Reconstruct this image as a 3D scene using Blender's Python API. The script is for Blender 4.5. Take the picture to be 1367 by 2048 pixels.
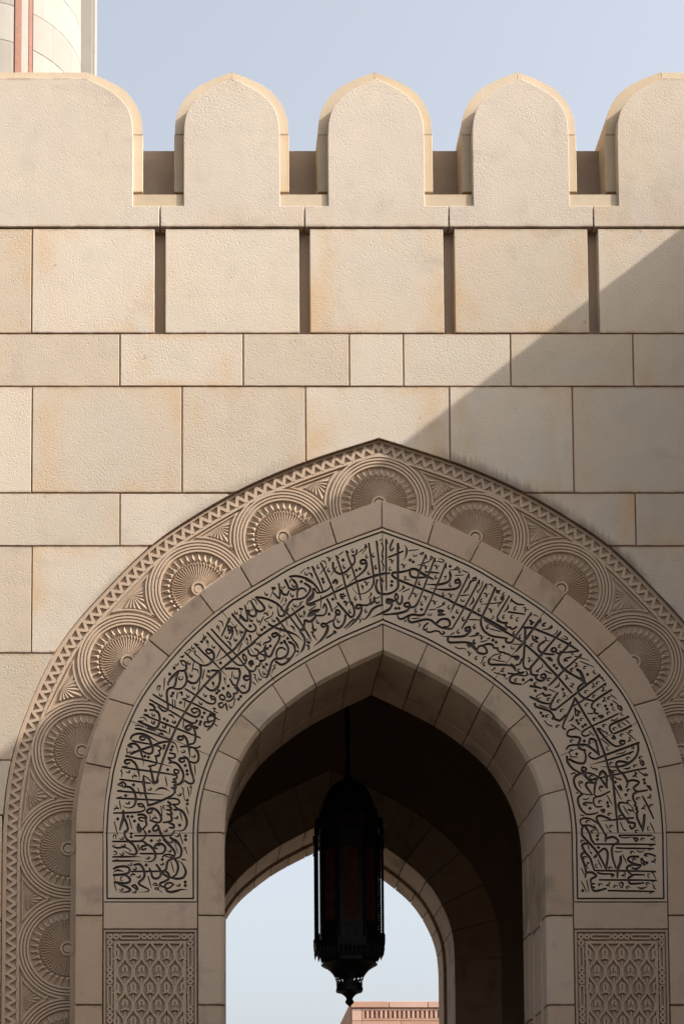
import bpy, bmesh, math, random
import numpy as np
from mathutils import Vector, Matrix
from mathutils.geometry import delaunay_2d_cdt

random.seed(7)
rng = np.random.default_rng(7)
scene = bpy.context.scene
for o in list(bpy.data.objects):
    bpy.data.objects.remove(o)
C = scene.collection

# ---------------------------------------------------------------- camera
CAMX, CAMD, CAMZ, PITCH, FPX = -1.566, 14.0, 1.6, math.radians(4.8), 3500.0
PX0 = 381.0
PY0 = 2660.0 - FPX * math.tan(PITCH)
cam = bpy.data.cameras.new('camera')
cam.sensor_fit = 'AUTO'; cam.sensor_width = 36.0
cam.lens = 36.0 * FPX / 2048.0
cam.shift_x = (683.5 - PX0) / 2048.0
cam.shift_y = (PY0 - 1024.0) / 2048.0
cam.clip_start = 0.1; cam.clip_end = 6000
camo = bpy.data.objects.new('camera', cam); C.objects.link(camo)
camo.location = (CAMX, -CAMD, CAMZ)
camo.rotation_euler = (math.pi / 2 + PITCH, 0, 0)
scene.camera = camo

# ---------------------------------------------------------------- sky, sun, exposure
SUN = Vector((1.0, -0.36, 0.795)).normalized()          # towards the sun
world = bpy.data.worlds.new('World'); scene.world = world
world.use_nodes = True
wn = world.node_tree.nodes; wl = world.node_tree.links
sky = wn.new('ShaderNodeTexSky'); sky.sky_type = 'NISHITA'; sky.sun_disc = False
sky.sun_elevation = math.asin(SUN.z)
sky.sun_rotation = math.atan2(SUN.x, SUN.y)
sky.air_density = 1.25; sky.dust_density = 6.5; sky.ozone_density = 1.5; sky.altitude = 10
hsv = wn.new('ShaderNodeHueSaturation'); hsv.inputs['Saturation'].default_value = 0.42
wl.new(sky.outputs[0], hsv.inputs['Color'])
bg = wn['Background']; bg.inputs['Strength'].default_value = 0.15
wl.new(hsv.outputs[0], bg.inputs['Color'])
sun = bpy.data.lights.new('sun', 'SUN'); sun.energy = 3.6; sun.angle = math.radians(0.5)
sun.color = (1.0, 0.94, 0.86)
suno = bpy.data.objects.new('sun', sun); C.objects.link(suno)
suno.rotation_euler = (-SUN).to_track_quat('-Z', 'Y').to_euler()
scene.view_settings.view_transform = 'Standard'
scene.view_settings.look = 'None'
scene.view_settings.gamma = 1.0
scene.view_settings.exposure = 1.0
scene.view_settings.use_curve_mapping = False

# ---------------------------------------------------------------- measuring: from drawing units to the wall planes
CO, SI = math.cos(PITCH), math.sin(PITCH)
def P(px, py, Y):
    """x, z on the plane y = Y"""
    u = (px - PX0) / FPX; v = (PY0 - py) / FPX
    t = (Y + CAMD) / (CO - v * SI)
    return (CAMX + t * u, CAMZ + t * (SI + v * CO))
def unit(py, Y):
    v = (PY0 - py) / FPX
    return (Y + CAMD) / (CO - v * SI) / FPX
def PZ(py, Y): return P(PX0, py, Y)[1]

# ---------------------------------------------------------------- object helpers
def mesh(name, verts, faces, mats, parent=None, smooth=False, midx=None):
    me = bpy.data.meshes.new(name)
    me.from_pydata([tuple(v) for v in verts], [], [tuple(f) for f in faces])
    for m in (mats if isinstance(mats, (list, tuple)) else [mats]):
        me.materials.append(m)
    if midx is not None: me.polygons.foreach_set('material_index', list(midx))
    if smooth: me.polygons.foreach_set('use_smooth', [True] * len(me.polygons))
    me.update()
    o = bpy.data.objects.new(name, me); C.objects.link(o)
    if parent: o.parent = parent
    return o
def recalc(o):
    bm = bmesh.new(); bm.from_mesh(o.data)
    bmesh.ops.recalc_face_normals(bm, faces=bm.faces)
    bm.to_mesh(o.data); bm.free()
def thing(name, label, cat, loc=(0, 0, 0), group=None):
    o = bpy.data.objects.new(name, None); C.objects.link(o)
    o.location = loc; o['label'] = label; o['category'] = cat
    o.empty_display_size = 0.1
    if group: o['group'] = group
    return o
def tag(o, label, cat, group=None):
    o['label'] = label; o['category'] = cat
    if group: o['group'] = group
def bevel(o, w, seg=2):
    m = o.modifiers.new('bevel', 'BEVEL'); m.width = w; m.segments = seg
    m.limit_method = 'ANGLE'; m.angle_limit = math.radians(35); m.use_clamp_overlap = True
def dedup(poly, eps=1e-4):
    out = []
    for p in poly:
        if not out or abs(p[0]-out[-1][0]) + abs(p[1]-out[-1][1]) > eps: out.append(p)
    if len(out) > 1 and abs(out[0][0]-out[-1][0]) + abs(out[0][1]-out[-1][1]) <= eps: out.pop()
    return out
def prism(name, poly, y0, y1, mat, parent=None, bev=0.0, seg=2):
    """closed x,z outline pushed from y0 (front) to y1 (back)"""
    poly = dedup(poly); n = len(poly)
    ar = sum(poly[i][0]*poly[(i+1) % n][1] - poly[(i+1) % n][0]*poly[i][1] for i in range(n))
    if ar < 0: poly = poly[::-1]
    v = [(x, y0, z) for x, z in poly] + [(x, y1, z) for x, z in poly]
    f = [list(range(n)), list(range(2*n-1, n-1, -1))]
    f += [[i, i+n, (i+1) % n + n, (i+1) % n] for i in range(n)]
    o = mesh(name, v, f, mat, parent)
    if bev: bevel(o, bev, seg)
    return o
class MB:
    def __init__(s): s.v = []; s.f = []
    def add(s, v, f):
        b = len(s.v); s.v += [tuple(p) for p in v]; s.f += [[i+b for i in q] for q in f]
    def box(s, x0, x1, y0, y1, z0, z1):
        s.add([(x0,y0,z0),(x1,y0,z0),(x1,y1,z0),(x0,y1,z0),(x0,y0,z1),(x1,y0,z1),(x1,y1,z1),(x0,y1,z1)],
              [(0,3,2,1),(4,5,6,7),(0,1,5,4),(1,2,6,5),(2,3,7,6),(3,0,4,7)])
    def lathe(s, prof, n, cx=0, cy=0, a0=0.0, skip=None, cap=True):
        """prof: (radius, z) from top to bottom"""
        v = []
        for r, z in prof:
            for k in range(n):
                a = a0 + 2*math.pi*k/n; v.append((cx+r*math.cos(a), cy+r*math.sin(a), z))
        f = []
        for i in range(len(prof)-1):
            for k in range(n):
                if skip and skip(i, k): continue
                f.append((i*n+k, (i+1)*n+k, (i+1)*n+(k+1) % n, i*n+(k+1) % n))
        if cap:
            f.append(list(range(n))); f.append([(len(prof)-1)*n+k for k in range(n)][::-1])
        s.add(v, f)
    def ridge(s, pts, hw, ht, yb, top=0.45, close=False):
        """raised strip along an x,z line: half width hw, height ht towards -y from yb"""
        p = np.array(pts, float); n = len(p)
        d = np.zeros_like(p)
        if close:
            dn = np.roll(p, -1, 0) - p; dp = p - np.roll(p, 1, 0)
        else:
            dn = np.vstack([p[1:]-p[:-1], p[-1:]-p[-2:-1]]); dp = np.vstack([p[1:2]-p[0:1], p[1:]-p[:-1]])
        dn /= np.linalg.norm(dn, axis=1)[:, None] + 1e-12; dp /= np.linalg.norm(dp, axis=1)[:, None] + 1e-12
        nn = np.stack([-dn[:, 1], dn[:, 0]], 1); npv = np.stack([-dp[:, 1], dp[:, 0]], 1)
        m = nn + npv; m /= np.linalg.norm(m, axis=1)[:, None] + 1e-12
        sc = 1 / np.clip((m*nn).sum(1), 0.45, 1)
        m = m * sc[:, None]
        v = []
        for off, y in ((-hw, yb), (-hw*top, yb-ht), (hw*top, yb-ht), (hw, yb)):
            q = p + m*off
            v += [(a, y, b) for a, b in q]
        f = []
        for r in range(3):
            for i in range(n if close else n-1):
                j = (i+1) % n
                f.append((r*n+i, r*n+j, (r+1)*n+j, (r+1)*n+i))
        s.add(v, f)
    def build(s, name, mat, parent=None, smooth=False, fix=False):
        o = mesh(name, s.v, s.f, mat, parent, smooth)
        if fix: recalc(o)
        return o

# ---------------------------------------------------------------- materials
def nodes(name):
    m = bpy.data.materials.new(name); m.use_nodes = True
    nt = m.node_tree
    return m, nt.nodes, nt.links, nt.nodes['Principled BSDF']
def noise(N, L, pos, scale, detail=4, rough=0.55, vec_scale=None):
    t = N.new('ShaderNodeTexNoise'); t.inputs['Scale'].default_value = scale
    t.inputs['Detail'].default_value = detail; t.inputs['Roughness'].default_value = rough
    if vec_scale:
        mp = N.new('ShaderNodeMapping'); mp.inputs['Scale'].default_value = vec_scale
        L.new(pos, mp.inputs['Vector']); pos = mp.outputs[0]
    L.new(pos, t.inputs['Vector'])
    return t.outputs['Fac']
def ramp(N, L, src, lo, hi, a=0.0, b=1.0):
    r = N.new('ShaderNodeMapRange'); r.interpolation_type = 'SMOOTHSTEP'
    for k, v in zip(('From Min', 'From Max', 'To Min', 'To Max'), (lo, hi, a, b)): r.inputs[k].default_value = v
    L.new(src, r.inputs['Value']); return r.outputs[0]
def mul(N, L, a, b, op='MULTIPLY'):
    m = N.new('ShaderNodeMath'); m.operation = op
    for i, s in enumerate((a, b)):
        if isinstance(s, (int, float)): m.inputs[i].default_value = s
        else: L.new(s, m.inputs[i])
    return m.outputs[0]
def mix(N, L, fac, a, b, blend='MIX'):
    m = N.new('ShaderNodeMix'); m.data_type = 'RGBA'; m.blend_type = blend
    if isinstance(fac, (int, float)): m.inputs[0].default_value = fac
    else: L.new(fac, m.inputs[0])
    for i, s in ((6, a), (7, b)):
        if isinstance(s, tuple): m.inputs[i].default_value = (*s, 1)
        else: L.new(s, m.inputs[i])
    return m.outputs[2]
def stone(name, base, alt, stain=0.0, pits=0.5, rough_bump=0.5, vary=0.10, grain=0.3, veins=0.15, scale=1.0, dots=0.0, smudge=0.0):
    m, N, L, B = nodes(name)
    g = N.new('ShaderNodeNewGeometry'); pos = g.outputs['Position']
    oi = N.new('ShaderNodeObjectInfo'); rnd = oi.outputs['Random']
    # every stone is cut from another place: shift the grain by the object's random number
    sh = N.new('ShaderNodeVectorMath'); sh.operation = 'ADD'; L.new(pos, sh.inputs[0])
    cx = N.new('ShaderNodeCombineXYZ')
    L.new(mul(N, L, rnd, 37.0), cx.inputs[0]); L.new(mul(N, L, rnd, 91.0), cx.inputs[2]); L.new(cx.outputs[0], sh.inputs[1])
    p = sh.outputs[0]
    n1 = noise(N, L, p, 1.3*scale, 5, 0.6)
    col = mix(N, L, ramp(N, L, n1, 0.32, 0.68), base, alt)
    n2 = noise(N, L, p, 6.0*scale, 6, 0.65)
    col = mix(N, L, ramp(N, L, n2, 0.3, 0.75, 0, grain), col, tuple(c*0.80 for c in base))
    # faint grey veins
    n3 = noise(N, L, p, 1.0*scale, 7, 0.6, (1.0, 1.0, 2.4))
    vv = ramp(N, L, n3, 0.58, 0.70, 0, veins)
    col = mix(N, L, vv, col, (base[0]*0.62, base[1]*0.64, base[2]*0.68))
    if smudge:
        n4 = noise(N, L, p, 1.9, 5, 0.62, (1.3, 1.0, 0.8))
        col = mix(N, L, ramp(N, L, n4, 0.55, 0.70, 0, smudge), col, (base[0]*0.36, base[1]*0.39, base[2]*0.46))
    # lighter or darker block by block
    br = N.new('ShaderNodeBrightContrast'); L.new(col, br.inputs['Color'])
    L.new(ramp(N, L, rnd, 0.0, 1.0, -vary*0.5, vary*0.35), br.inputs['Bright']); col = br.outputs[0]
    if stain:
        tc = N.new('ShaderNodeTexCoord'); sx = N.new('ShaderNodeSeparateXYZ'); L.new(tc.outputs['Generated'], sx.inputs[0])
        ax = N.new('ShaderNodeMath'); ax.operation = 'ABSOLUTE'; L.new(mul(N, L, sx.outputs[0], 0.5, 'SUBTRACT'), ax.inputs[0])
        az = N.new('ShaderNodeMath'); az.operation = 'ABSOLUTE'; L.new(mul(N, L, sx.outputs[2], 0.5, 'SUBTRACT'), az.inputs[0])
        ex = ramp(N, L, ax.outputs[0], 0.18, 0.52); ez = ramp(N, L, az.outputs[0], 0.30, 0.52, 0, 0.8)
        e = mul(N, L, ex, ez, 'MAXIMUM')
        ns = ramp(N, L, noise(N, L, p, 1.6, 4, 0.6, (1.5, 1.0, 0.6)), 0.40, 0.64)
        drip = ramp(N, L, noise(N, L, p, 1.0, 3, 0.5, (4.0, 1.0, 0.35)), 0.56, 0.72, 0, 0.7)
        st = mul(N, L, mul(N, L, mul(N, L, e, ns), mul(N, L, drip, ns), 'MAXIMUM'), stain)
        st = mul(N, L, st, ramp(N, L, mul(N, L, mul(N, L, rnd, 7.31), 1.0, 'MODULO'), 0.1, 0.9, 0.15, 1.25))
        col = mix(N, L, st, col, (base[0]*0.93, base[1]*0.73, base[2]*0.47))
        # dirt right at the joints
        jd = mul(N, L, ramp(N, L, az.outputs[0], 0.475, 0.50), ramp(N, L, n2, 0.4, 0.6, 0.1, 0.55))
        col = mix(N, L, jd, col, (0.20, 0.12, 0.07))
    # small dark pits and spots
    vo = N.new('ShaderNodeTexVoronoi'); vo.inputs['Scale'].default_value = 46.0
    L.new(p, vo.inputs['Vector'])
    spot = mul(N, L, ramp(N, L, vo.outputs['Distance'], 0.05, 0.20, 1, 0), ramp(N, L, noise(N, L, p, 9, 2), 0.50, 0.66))
    if dots:
        col = mix(N, L, mul(N, L, spot, dots), col, (0.13, 0.08, 0.05))
    vs = N.new('ShaderNodeTexVoronoi'); vs.inputs['Scale'].default_value = 3.1; L.new(p, vs.inputs['Vector'])
    big = mul(N, L, ramp(N, L, vs.outputs['Distance'], 0.02, 0.055, 1, 0), 0.45)
    col = mix(N, L, big, col, (0.20, 0.13, 0.09))
    L.new(col, B.inputs['Base Color'])
    B.inputs['Roughness'].default_value = 0.85
    B.inputs['Specular IOR Level'].default_value = 0.25
    # pecked surface
    b1 = N.new('ShaderNodeBump'); b1.inputs['Strength'].default_value = rough_bump; b1.inputs['Distance'].default_value = 0.008
    hb = noise(N, L, p, 62, 3, 0.6)
    rough_mask = ramp(N, L, noise(N, L, p, 1.1, 3), 0.38, 0.60, 0.30, 1.0)
    rough_mask = mul(N, L, rough_mask, ramp(N, L, mul(N, L, mul(N, L, rnd, 13.7), 1.0, 'MODULO'), 0.0, 1.0, 0.45, 1.1))
    L.new(mul(N, L, hb, rough_mask), b1.inputs['Height'])
    b2 = N.new('ShaderNodeBump'); b2.inputs['Strength'].default_value = pits; b2.inputs['Distance'].default_value = 0.006
    L.new(ramp(N, L, vo.outputs['Distance'], 0.0, 0.35), b2.inputs['Height'])
    L.new(b1.outputs[0], b2.inputs['Normal'])
    L.new(b2.outputs[0], B.inputs['Normal'])
    return m
def plain(name, col, rough=0.6, metal=0.0, bump=0.0, bscale=40, var=0.15):
    m, N, L, B = nodes(name)
    g = N.new('ShaderNodeNewGeometry')
    n = noise(N, L, g.outputs['Position'], 7, 5)
    c = mix(N, L, ramp(N, L, n, 0.3, 0.7), tuple(x*(1-var) for x in col), tuple(min(1, x*(1+var)) for x in col))
    L.new(c, B.inputs['Base Color']); B.inputs['Roughness'].default_value = rough; B.inputs['Metallic'].default_value = metal
    if bump:
        b = N.new('ShaderNodeBump'); b.inputs['Strength'].default_value = bump; b.inputs['Distance'].default_value = 0.004
        L.new(noise(N, L, g.outputs['Position'], bscale, 4), b.inputs['Height']); L.new(b.outputs[0], B.inputs['Normal'])
    return m
M_BLOCK = stone('pecked_limestone', (0.53, 0.44, 0.345), (0.50, 0.43, 0.35), stain=0.62, pits=0.40, rough_bump=0.44, vary=0.09, dots=0.3, veins=0.42, smudge=0.12)
M_MERLON = stone('merlon_limestone', (0.475, 0.405, 0.335), (0.50, 0.425, 0.345), stain=0.25, pits=0.35, rough_bump=0.38, vary=0.03, dots=0.35, veins=0.38, smudge=0.15)
M_COPE = stone('smooth_coping_stone', (0.45, 0.36, 0.26), (0.50, 0.40, 0.28), stain=0.35, pits=0.15, rough_bump=0.12, vary=0.06)
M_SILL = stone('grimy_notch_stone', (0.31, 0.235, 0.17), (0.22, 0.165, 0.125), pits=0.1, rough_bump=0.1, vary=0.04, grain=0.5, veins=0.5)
M_CORE = stone('wall_core_stone', (0.33, 0.235, 0.16), (0.30, 0.22, 0.16), pits=0.1, rough_bump=0.2)
M_RING = stone('tan_voussoir_stone', (0.50, 0.365, 0.26), (0.475, 0.36, 0.27), stain=0.28, pits=0.35, rough_bump=0.14, vary=0.06, grain=0.35, veins=0.75, dots=0.7, smudge=0.5)
M_INNER = stone('grey_tan_voussoir_stone', (0.50, 0.38, 0.275), (0.46, 0.355, 0.265), stain=0.10, pits=0.3, rough_bump=0.12, vary=0.09, grain=0.3, veins=0.75, dots=0.5, smudge=0.5)
M_PANEL = stone('smooth_inscribed_slab', (0.55, 0.43, 0.31), (0.52, 0.415, 0.315), pits=0.04, rough_bump=0.06, vary=0.0, grain=0.2, veins=0.3)
M_FRIEZE = stone('carved_frieze_stone', (0.50, 0.375, 0.27), (0.46, 0.35, 0.255), pits=0.05, rough_bump=0.10, vary=0.02, grain=0.35, veins=0.3)
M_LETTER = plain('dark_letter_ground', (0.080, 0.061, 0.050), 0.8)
M_MORTAR = plain('brown_mortar', (0.23, 0.125, 0.07), 0.9)
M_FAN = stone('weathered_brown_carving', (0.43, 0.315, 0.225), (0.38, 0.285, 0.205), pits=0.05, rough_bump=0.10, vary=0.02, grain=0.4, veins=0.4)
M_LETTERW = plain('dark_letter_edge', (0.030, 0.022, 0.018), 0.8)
M_PATTERN = stone('carved_panel_stone', (0.46, 0.34, 0.245), (0.41, 0.31, 0.23), pits=0.05, rough_bump=0.08, vary=0.0, veins=0.5)
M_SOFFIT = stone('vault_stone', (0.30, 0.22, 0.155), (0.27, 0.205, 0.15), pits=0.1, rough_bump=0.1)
M_IRON = plain('black_lantern_metal', (0.018, 0.016, 0.017), 0.55, 0.6)
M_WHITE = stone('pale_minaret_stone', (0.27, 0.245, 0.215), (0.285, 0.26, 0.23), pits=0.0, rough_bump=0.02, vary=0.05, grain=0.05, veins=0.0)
M_WJOINT = plain('minaret_joint', (0.50, 0.43, 0.36), 0.9)
M_RED = plain('red_sandstone', (0.20, 0.085, 0.055), 0.8, var=0.1)
M_PINK = stone('pink_sandstone', (0.40, 0.255, 0.195), (0.36, 0.215, 0.16), pits=0.0, rough_bump=0.05, vary=0.10, grain=0.2, veins=0.1)
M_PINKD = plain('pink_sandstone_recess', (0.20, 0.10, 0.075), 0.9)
M_PAVE = stone('dark_granite_paving', (0.10, 0.08, 0.062), (0.09, 0.073, 0.058), pits=0.1, rough_bump=0.1)
# ---------------------------------------------------------------- arch curves (left halves, measured)
def catmull(pts, n=10):
    p = np.array(pts, float)
    p = np.vstack([2*p[0]-p[1], p, 2*p[-1]-p[-2]])
    out = []
    for i in range(1, len(p)-2):
        a, b, c, d = p[i-1:i+3]
        for t in np.linspace(0, 1, n, endpoint=False):
            out.append(0.5*((2*b) + (-a+c)*t + (2*a-5*b+4*c-d)*t*t + (-a+3*b-3*c+d)*t**3))
    out.append(p[-2]); return np.array(out)
YR = -0.16                        # face of the portal, proud of the wall
YF = 0.055                        # ground of the carved frieze
LA = [(6, 1700), (6.4, 1660), (10, 1604), (22, 1522), (35, 1478), (71.7, 1381.7), (110, 1305.6), (146, 1253), (234.7, 1158.5), (302, 1091), (390, 1033), (470.7, 985), (550, 948.8), (612.5, 924), (690, 899), (757, 878.6)]
LB = [(152, 1700), (152, 1664), (153.6, 1601), (162.4, 1556), (175.6, 1507.5), (193, 1452), (218, 1393), (253, 1333), (297, 1278), (346, 1228), (397.5, 1186), (478, 1129), (566, 1082), (657, 1038), (762.5, 1000)]
LC = [(206.5, 1700), (206.5, 1664), (209.5, 1611), (215.6, 1569), (221, 1536), (237, 1480), (264.6, 1416), (290, 1373), (323.7, 1330), (369, 1279), (422.8, 1230), (478, 1190), (527.6, 1160), (580, 1129), (637, 1103), (695, 1080), (764, 1055)]
LD = [(394.5, 1700), (394.5, 1664), (398, 1620), (406, 1578.5), (418, 1538), (434, 1500), (458, 1460), (487.6, 1420), (518, 1390), (550, 1363.7), (578, 1344), (607, 1325.7), (650, 1301), (690, 1280), (765, 1248)]
LE = [(449, 1700), (449, 1664), (451, 1625), (455, 1591), (466, 1556), (481, 1523), (498, 1492), (520, 1462), (545, 1437), (573.6, 1414), (602, 1392), (632.5, 1372), (699, 1337), (765.5, 1305.6)]
def curve(L, Y, n=8):
    """left half from spring to crown in x,z; the crown sits on the axis x = 0"""
    w = np.array([P(a, b, Y) for a, b in L])
    w[:, 0] += np.linspace(0, 1, len(w))**6 * (0 - w[-1, 0])
    c = catmull(w, n)
    c[-1, 0] = 0.0
    # even spacing, then ease out the unevenness of the measurements
    a = np.concatenate([[0], np.cumsum(np.linalg.norm(np.diff(c, axis=0), axis=1))])
    q = np.linspace(0, a[-1], 121); c = np.stack([np.interp(q, a, c[:, 0]), np.interp(q, a, c[:, 1])], 1)
    for _ in range(40): c[1:-1] = c[1:-1]*0.5 + (c[:-2] + c[2:])*0.25
    return c
def down(c, z): return np.vstack([[c[0, 0], z], c])
def full(c): return np.vstack([c, (c * [-1, 1])[::-1][1:]])
cA, cB, cC, cD, cE = curve(LA, 0.0), curve(LB, YR), curve(LC, YR), curve(LD, YR), curve(LE, YR)
def normals(c):
    d = np.gradient(c, axis=0); d /= np.linalg.norm(d, axis=1)[:, None]
    return np.stack([-d[:, 1], d[:, 0]], 1)          # outwards (left, up)
def offset_raw(c, t): return c + normals(c)*t
def offset(c, t):
    """parallel half curve, trimmed or carried on to the axis"""
    o = c + normals(c)*t
    if o[-1, 0] > 0:
        k = int(np.argmax(o[:, 0] > 0)); a, b = o[k-1], o[k]
        u = (0-a[0])/(b[0]-a[0]+1e-12); o = np.vstack([o[:k], [[0, a[1]+(b[1]-a[1])*u]]])
    elif o[-1, 0] < -1e-6:
        d = c[-1]-c[-2]; o = np.vstack([o, [[0, o[-1, 1]-o[-1, 0]*d[1]/d[0]]]])
    return o
def arclen(c):
    return np.concatenate([[0], np.cumsum(np.linalg.norm(np.diff(c, axis=0), axis=1))])
def at(c, s):
    a = arclen(c); return np.array([np.interp(s, a, c[:, 0]), np.interp(s, a, c[:, 1])]).T
def param(c, pt):
    i = int(np.argmin(((c-np.array(pt))**2).sum(1))); best = (1e9, 0); a = arclen(c)
    for j in (i-1, i):
        if 0 <= j < len(c)-1:
            d = c[j+1]-c[j]; t = float(np.clip(((np.array(pt)-c[j])@d)/(d@d+1e-12), 0, 1))
            q = c[j]+d*t; e = float(((q-pt)**2).sum())
            if e < best[0]: best = (e, a[j]+t*(a[j+1]-a[j]))
    return best[1]

# soot that has run over the stones just above the carved frieze
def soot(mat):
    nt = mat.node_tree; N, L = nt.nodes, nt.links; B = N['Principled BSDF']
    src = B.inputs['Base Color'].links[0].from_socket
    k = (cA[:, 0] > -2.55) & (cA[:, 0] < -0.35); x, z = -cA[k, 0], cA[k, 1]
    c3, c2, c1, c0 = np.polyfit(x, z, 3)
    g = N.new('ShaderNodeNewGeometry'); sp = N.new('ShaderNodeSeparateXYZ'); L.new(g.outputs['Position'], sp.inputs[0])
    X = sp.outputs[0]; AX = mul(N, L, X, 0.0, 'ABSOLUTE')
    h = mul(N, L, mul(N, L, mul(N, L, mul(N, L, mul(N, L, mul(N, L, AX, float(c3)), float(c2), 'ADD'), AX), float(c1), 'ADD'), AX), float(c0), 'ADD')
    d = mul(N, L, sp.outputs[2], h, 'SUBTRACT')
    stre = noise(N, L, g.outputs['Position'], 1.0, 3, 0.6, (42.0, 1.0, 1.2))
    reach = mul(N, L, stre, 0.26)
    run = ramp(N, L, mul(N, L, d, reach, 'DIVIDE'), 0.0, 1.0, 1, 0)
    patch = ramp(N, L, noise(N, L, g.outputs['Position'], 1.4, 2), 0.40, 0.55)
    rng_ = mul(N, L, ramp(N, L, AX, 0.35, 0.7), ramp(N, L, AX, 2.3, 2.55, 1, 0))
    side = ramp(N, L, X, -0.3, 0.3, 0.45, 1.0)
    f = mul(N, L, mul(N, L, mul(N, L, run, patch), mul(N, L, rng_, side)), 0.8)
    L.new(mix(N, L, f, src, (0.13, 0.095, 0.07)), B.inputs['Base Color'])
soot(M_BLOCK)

# ---------------------------------------------------------------- ground
gm = mesh('ground', [(-900, -900, 0), (900, -900, 0), (900, 900, 0), (-900, 900, 0)], [(0, 1, 2, 3)], M_PAVE)
gm['kind'] = 'structure'

# ---------------------------------------------------------------- gatehouse
gate = thing('gatehouse', 'limestone gatehouse with crenellated parapet and carved pointed arch', 'gatehouse')
XL, XR = -7.0, 7.0                       # how far the wall runs either side
ZT = PZ(455, 0)
YB = 0.74                                # back of the front wall
ZCEIL = 9.6
# wall core with the arch cut out
def arch_slab(name, cin, y0, y1, x0, x1, ztop, mat, parent):
    loop = full(cin)
    hole = [tuple(p) for p in loop]
    poly = [(x0, 0.0), (x0, ztop), (x1, ztop), (x1, 0.0), (hole[-1][0], 0.0)] + hole[::-1] + [(hole[0][0], 0.0)]
    return prism(name, poly, y0, y1, mat, parent)
cEo = offset(cE, 0.06); cEo[-1, 0] = 0
core = arch_slab('wall_core', cEo, 0.10, YB, XL, XR, ZT - 0.002, M_CORE, gate)
cBi = offset(cB, -0.03); cBi[-1, 0] = 0
for s_ in (1, -1):
    xa, xb = sorted((s_*(cB[0, 0] + 0.03), s_*cEo[0, 0]))
    mb = MB(); mb.box(xa, xb, YR + 0.035, 0.1005, 0.0, cB[0, 1] - 0.001); mb.build('portal_core', M_CORE, gate)
loopo = full(cBi); loopi = full(cEo)
k0 = [p for p in loopo]; k1 = [p for p in loopi][::-1]
prism('portal_arch_core', [tuple(p) for p in k0] + [tuple(p) for p in k1], YR + 0.035, 0.1005, M_CORE, gate)

# --- courses of wall blocks
GAP = 0.0062
cAo = offset(cA, 0.012); cAo[-1, 0] = 0
cAf = full(np.vstack([[cAo[0, 0], -1.0], cAo]))
def zA(x):
    a = abs(x)
    if a >= -cAo[0, 0]: return -9.0
    return float(np.interp(-a, cAo[:, 0], cAo[:, 1]))
def block(x0, x1, z0, z1, name='wall_block', mat=None, y0=None, gap=GAP, bev=0.004):
    x0 += gap; x1 -= gap; z0 += gap; z1 -= gap
    xs = sorted(set([x0, x1] + [float(x) for x in cAf[:, 0] if x0 < x < x1]))
    ok = [x for x in xs if max(z0, zA(x)) < z1 - 0.02]
    if len(ok) < 2: return
    # a block may be cut in two by the crown; keep runs
    runs = []; cur = [ok[0]]
    for a, b in zip(ok, ok[1:]):
        if xs.index(b) == xs.index(a) + 1: cur.append(b)
        else: runs.append(cur); cur = [b]
    runs.append(cur)
    for r in runs:
        r = list(r)
        # meet the top edge where the curve crosses it
        for end, sgn in ((0, -1), (-1, 1)):
            i = xs.index(r[end]) + sgn
            if 0 <= i < len(xs):
                lo, hi = r[end], xs[i]
                for _ in range(20):
                    mid = (lo+hi)/2
                    if max(z0, zA(mid)) < z1: lo = mid
                    else: hi = mid
                if sgn < 0: r.insert(0, lo)
                else: r.append(lo)
        if r[-1]-r[0] < 0.03: continue
        bot = []
        for x in r:
            zz = zA(x)
            bot.append((x, min(z1-0.001, max(z0, zz))))
            if abs(abs(x) + cAo[0, 0]) < 1e-6: bot.append((x, z0))
        # the vertical flank of the frieze
        poly = [(r[0], z1)] + ([(x, z) for x, z in bot]) + [(r[-1], z1)]
        y = (y0 if y0 is not None else random.uniform(-0.002, 0.002))
        prism(name, poly, y, 0.105, mat or M_BLOCK, gate, bev, 2)
def xw(px, py): return P(px, py, 0)[0]
courses = [  # py top, py bottom, joints (drawing units)
    (457, 667, [-520, -236, 64, ('slot', 309, 331), ('slot', 598, 620), ('slot', 886.5, 909), ('slot', 1175, 1197), 1490, 1770]),
    (667, 773, [-480, -240, 0-6, 240, 486, 698, 806, 1020, 1265, 1510, 1760]),
    (773, 986, [-520, -236, 64, 364, 611, 899, 1145, 1445, 1730]),
    (986, 1092, [-480, -240, -6, 240, 486, 755, 1030, 1270, 1510, 1760]),
    (1092, 1306, [-520, -236, 64, 364, 660, 860, 1145, 1445, 1730]),
    (1306, 1520, [-480, -190, 110, 400, 1110, 1410, 1700]),
    (1520, 1630, [-520, -236, 64, 1445, 1730]),
    (1630, 1840, [-480, -190, 80, 1430, 1700]),
    (1840, 2050, [-520, -236, 64, 1445, 1730]),
    (2050, 2260, [-480, -190, 80, 1430, 1700]),
    (2260, 2470, [-520, -236, 64, 1445, 1730]),
]
frz_x = cAo[0, 0]
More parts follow.
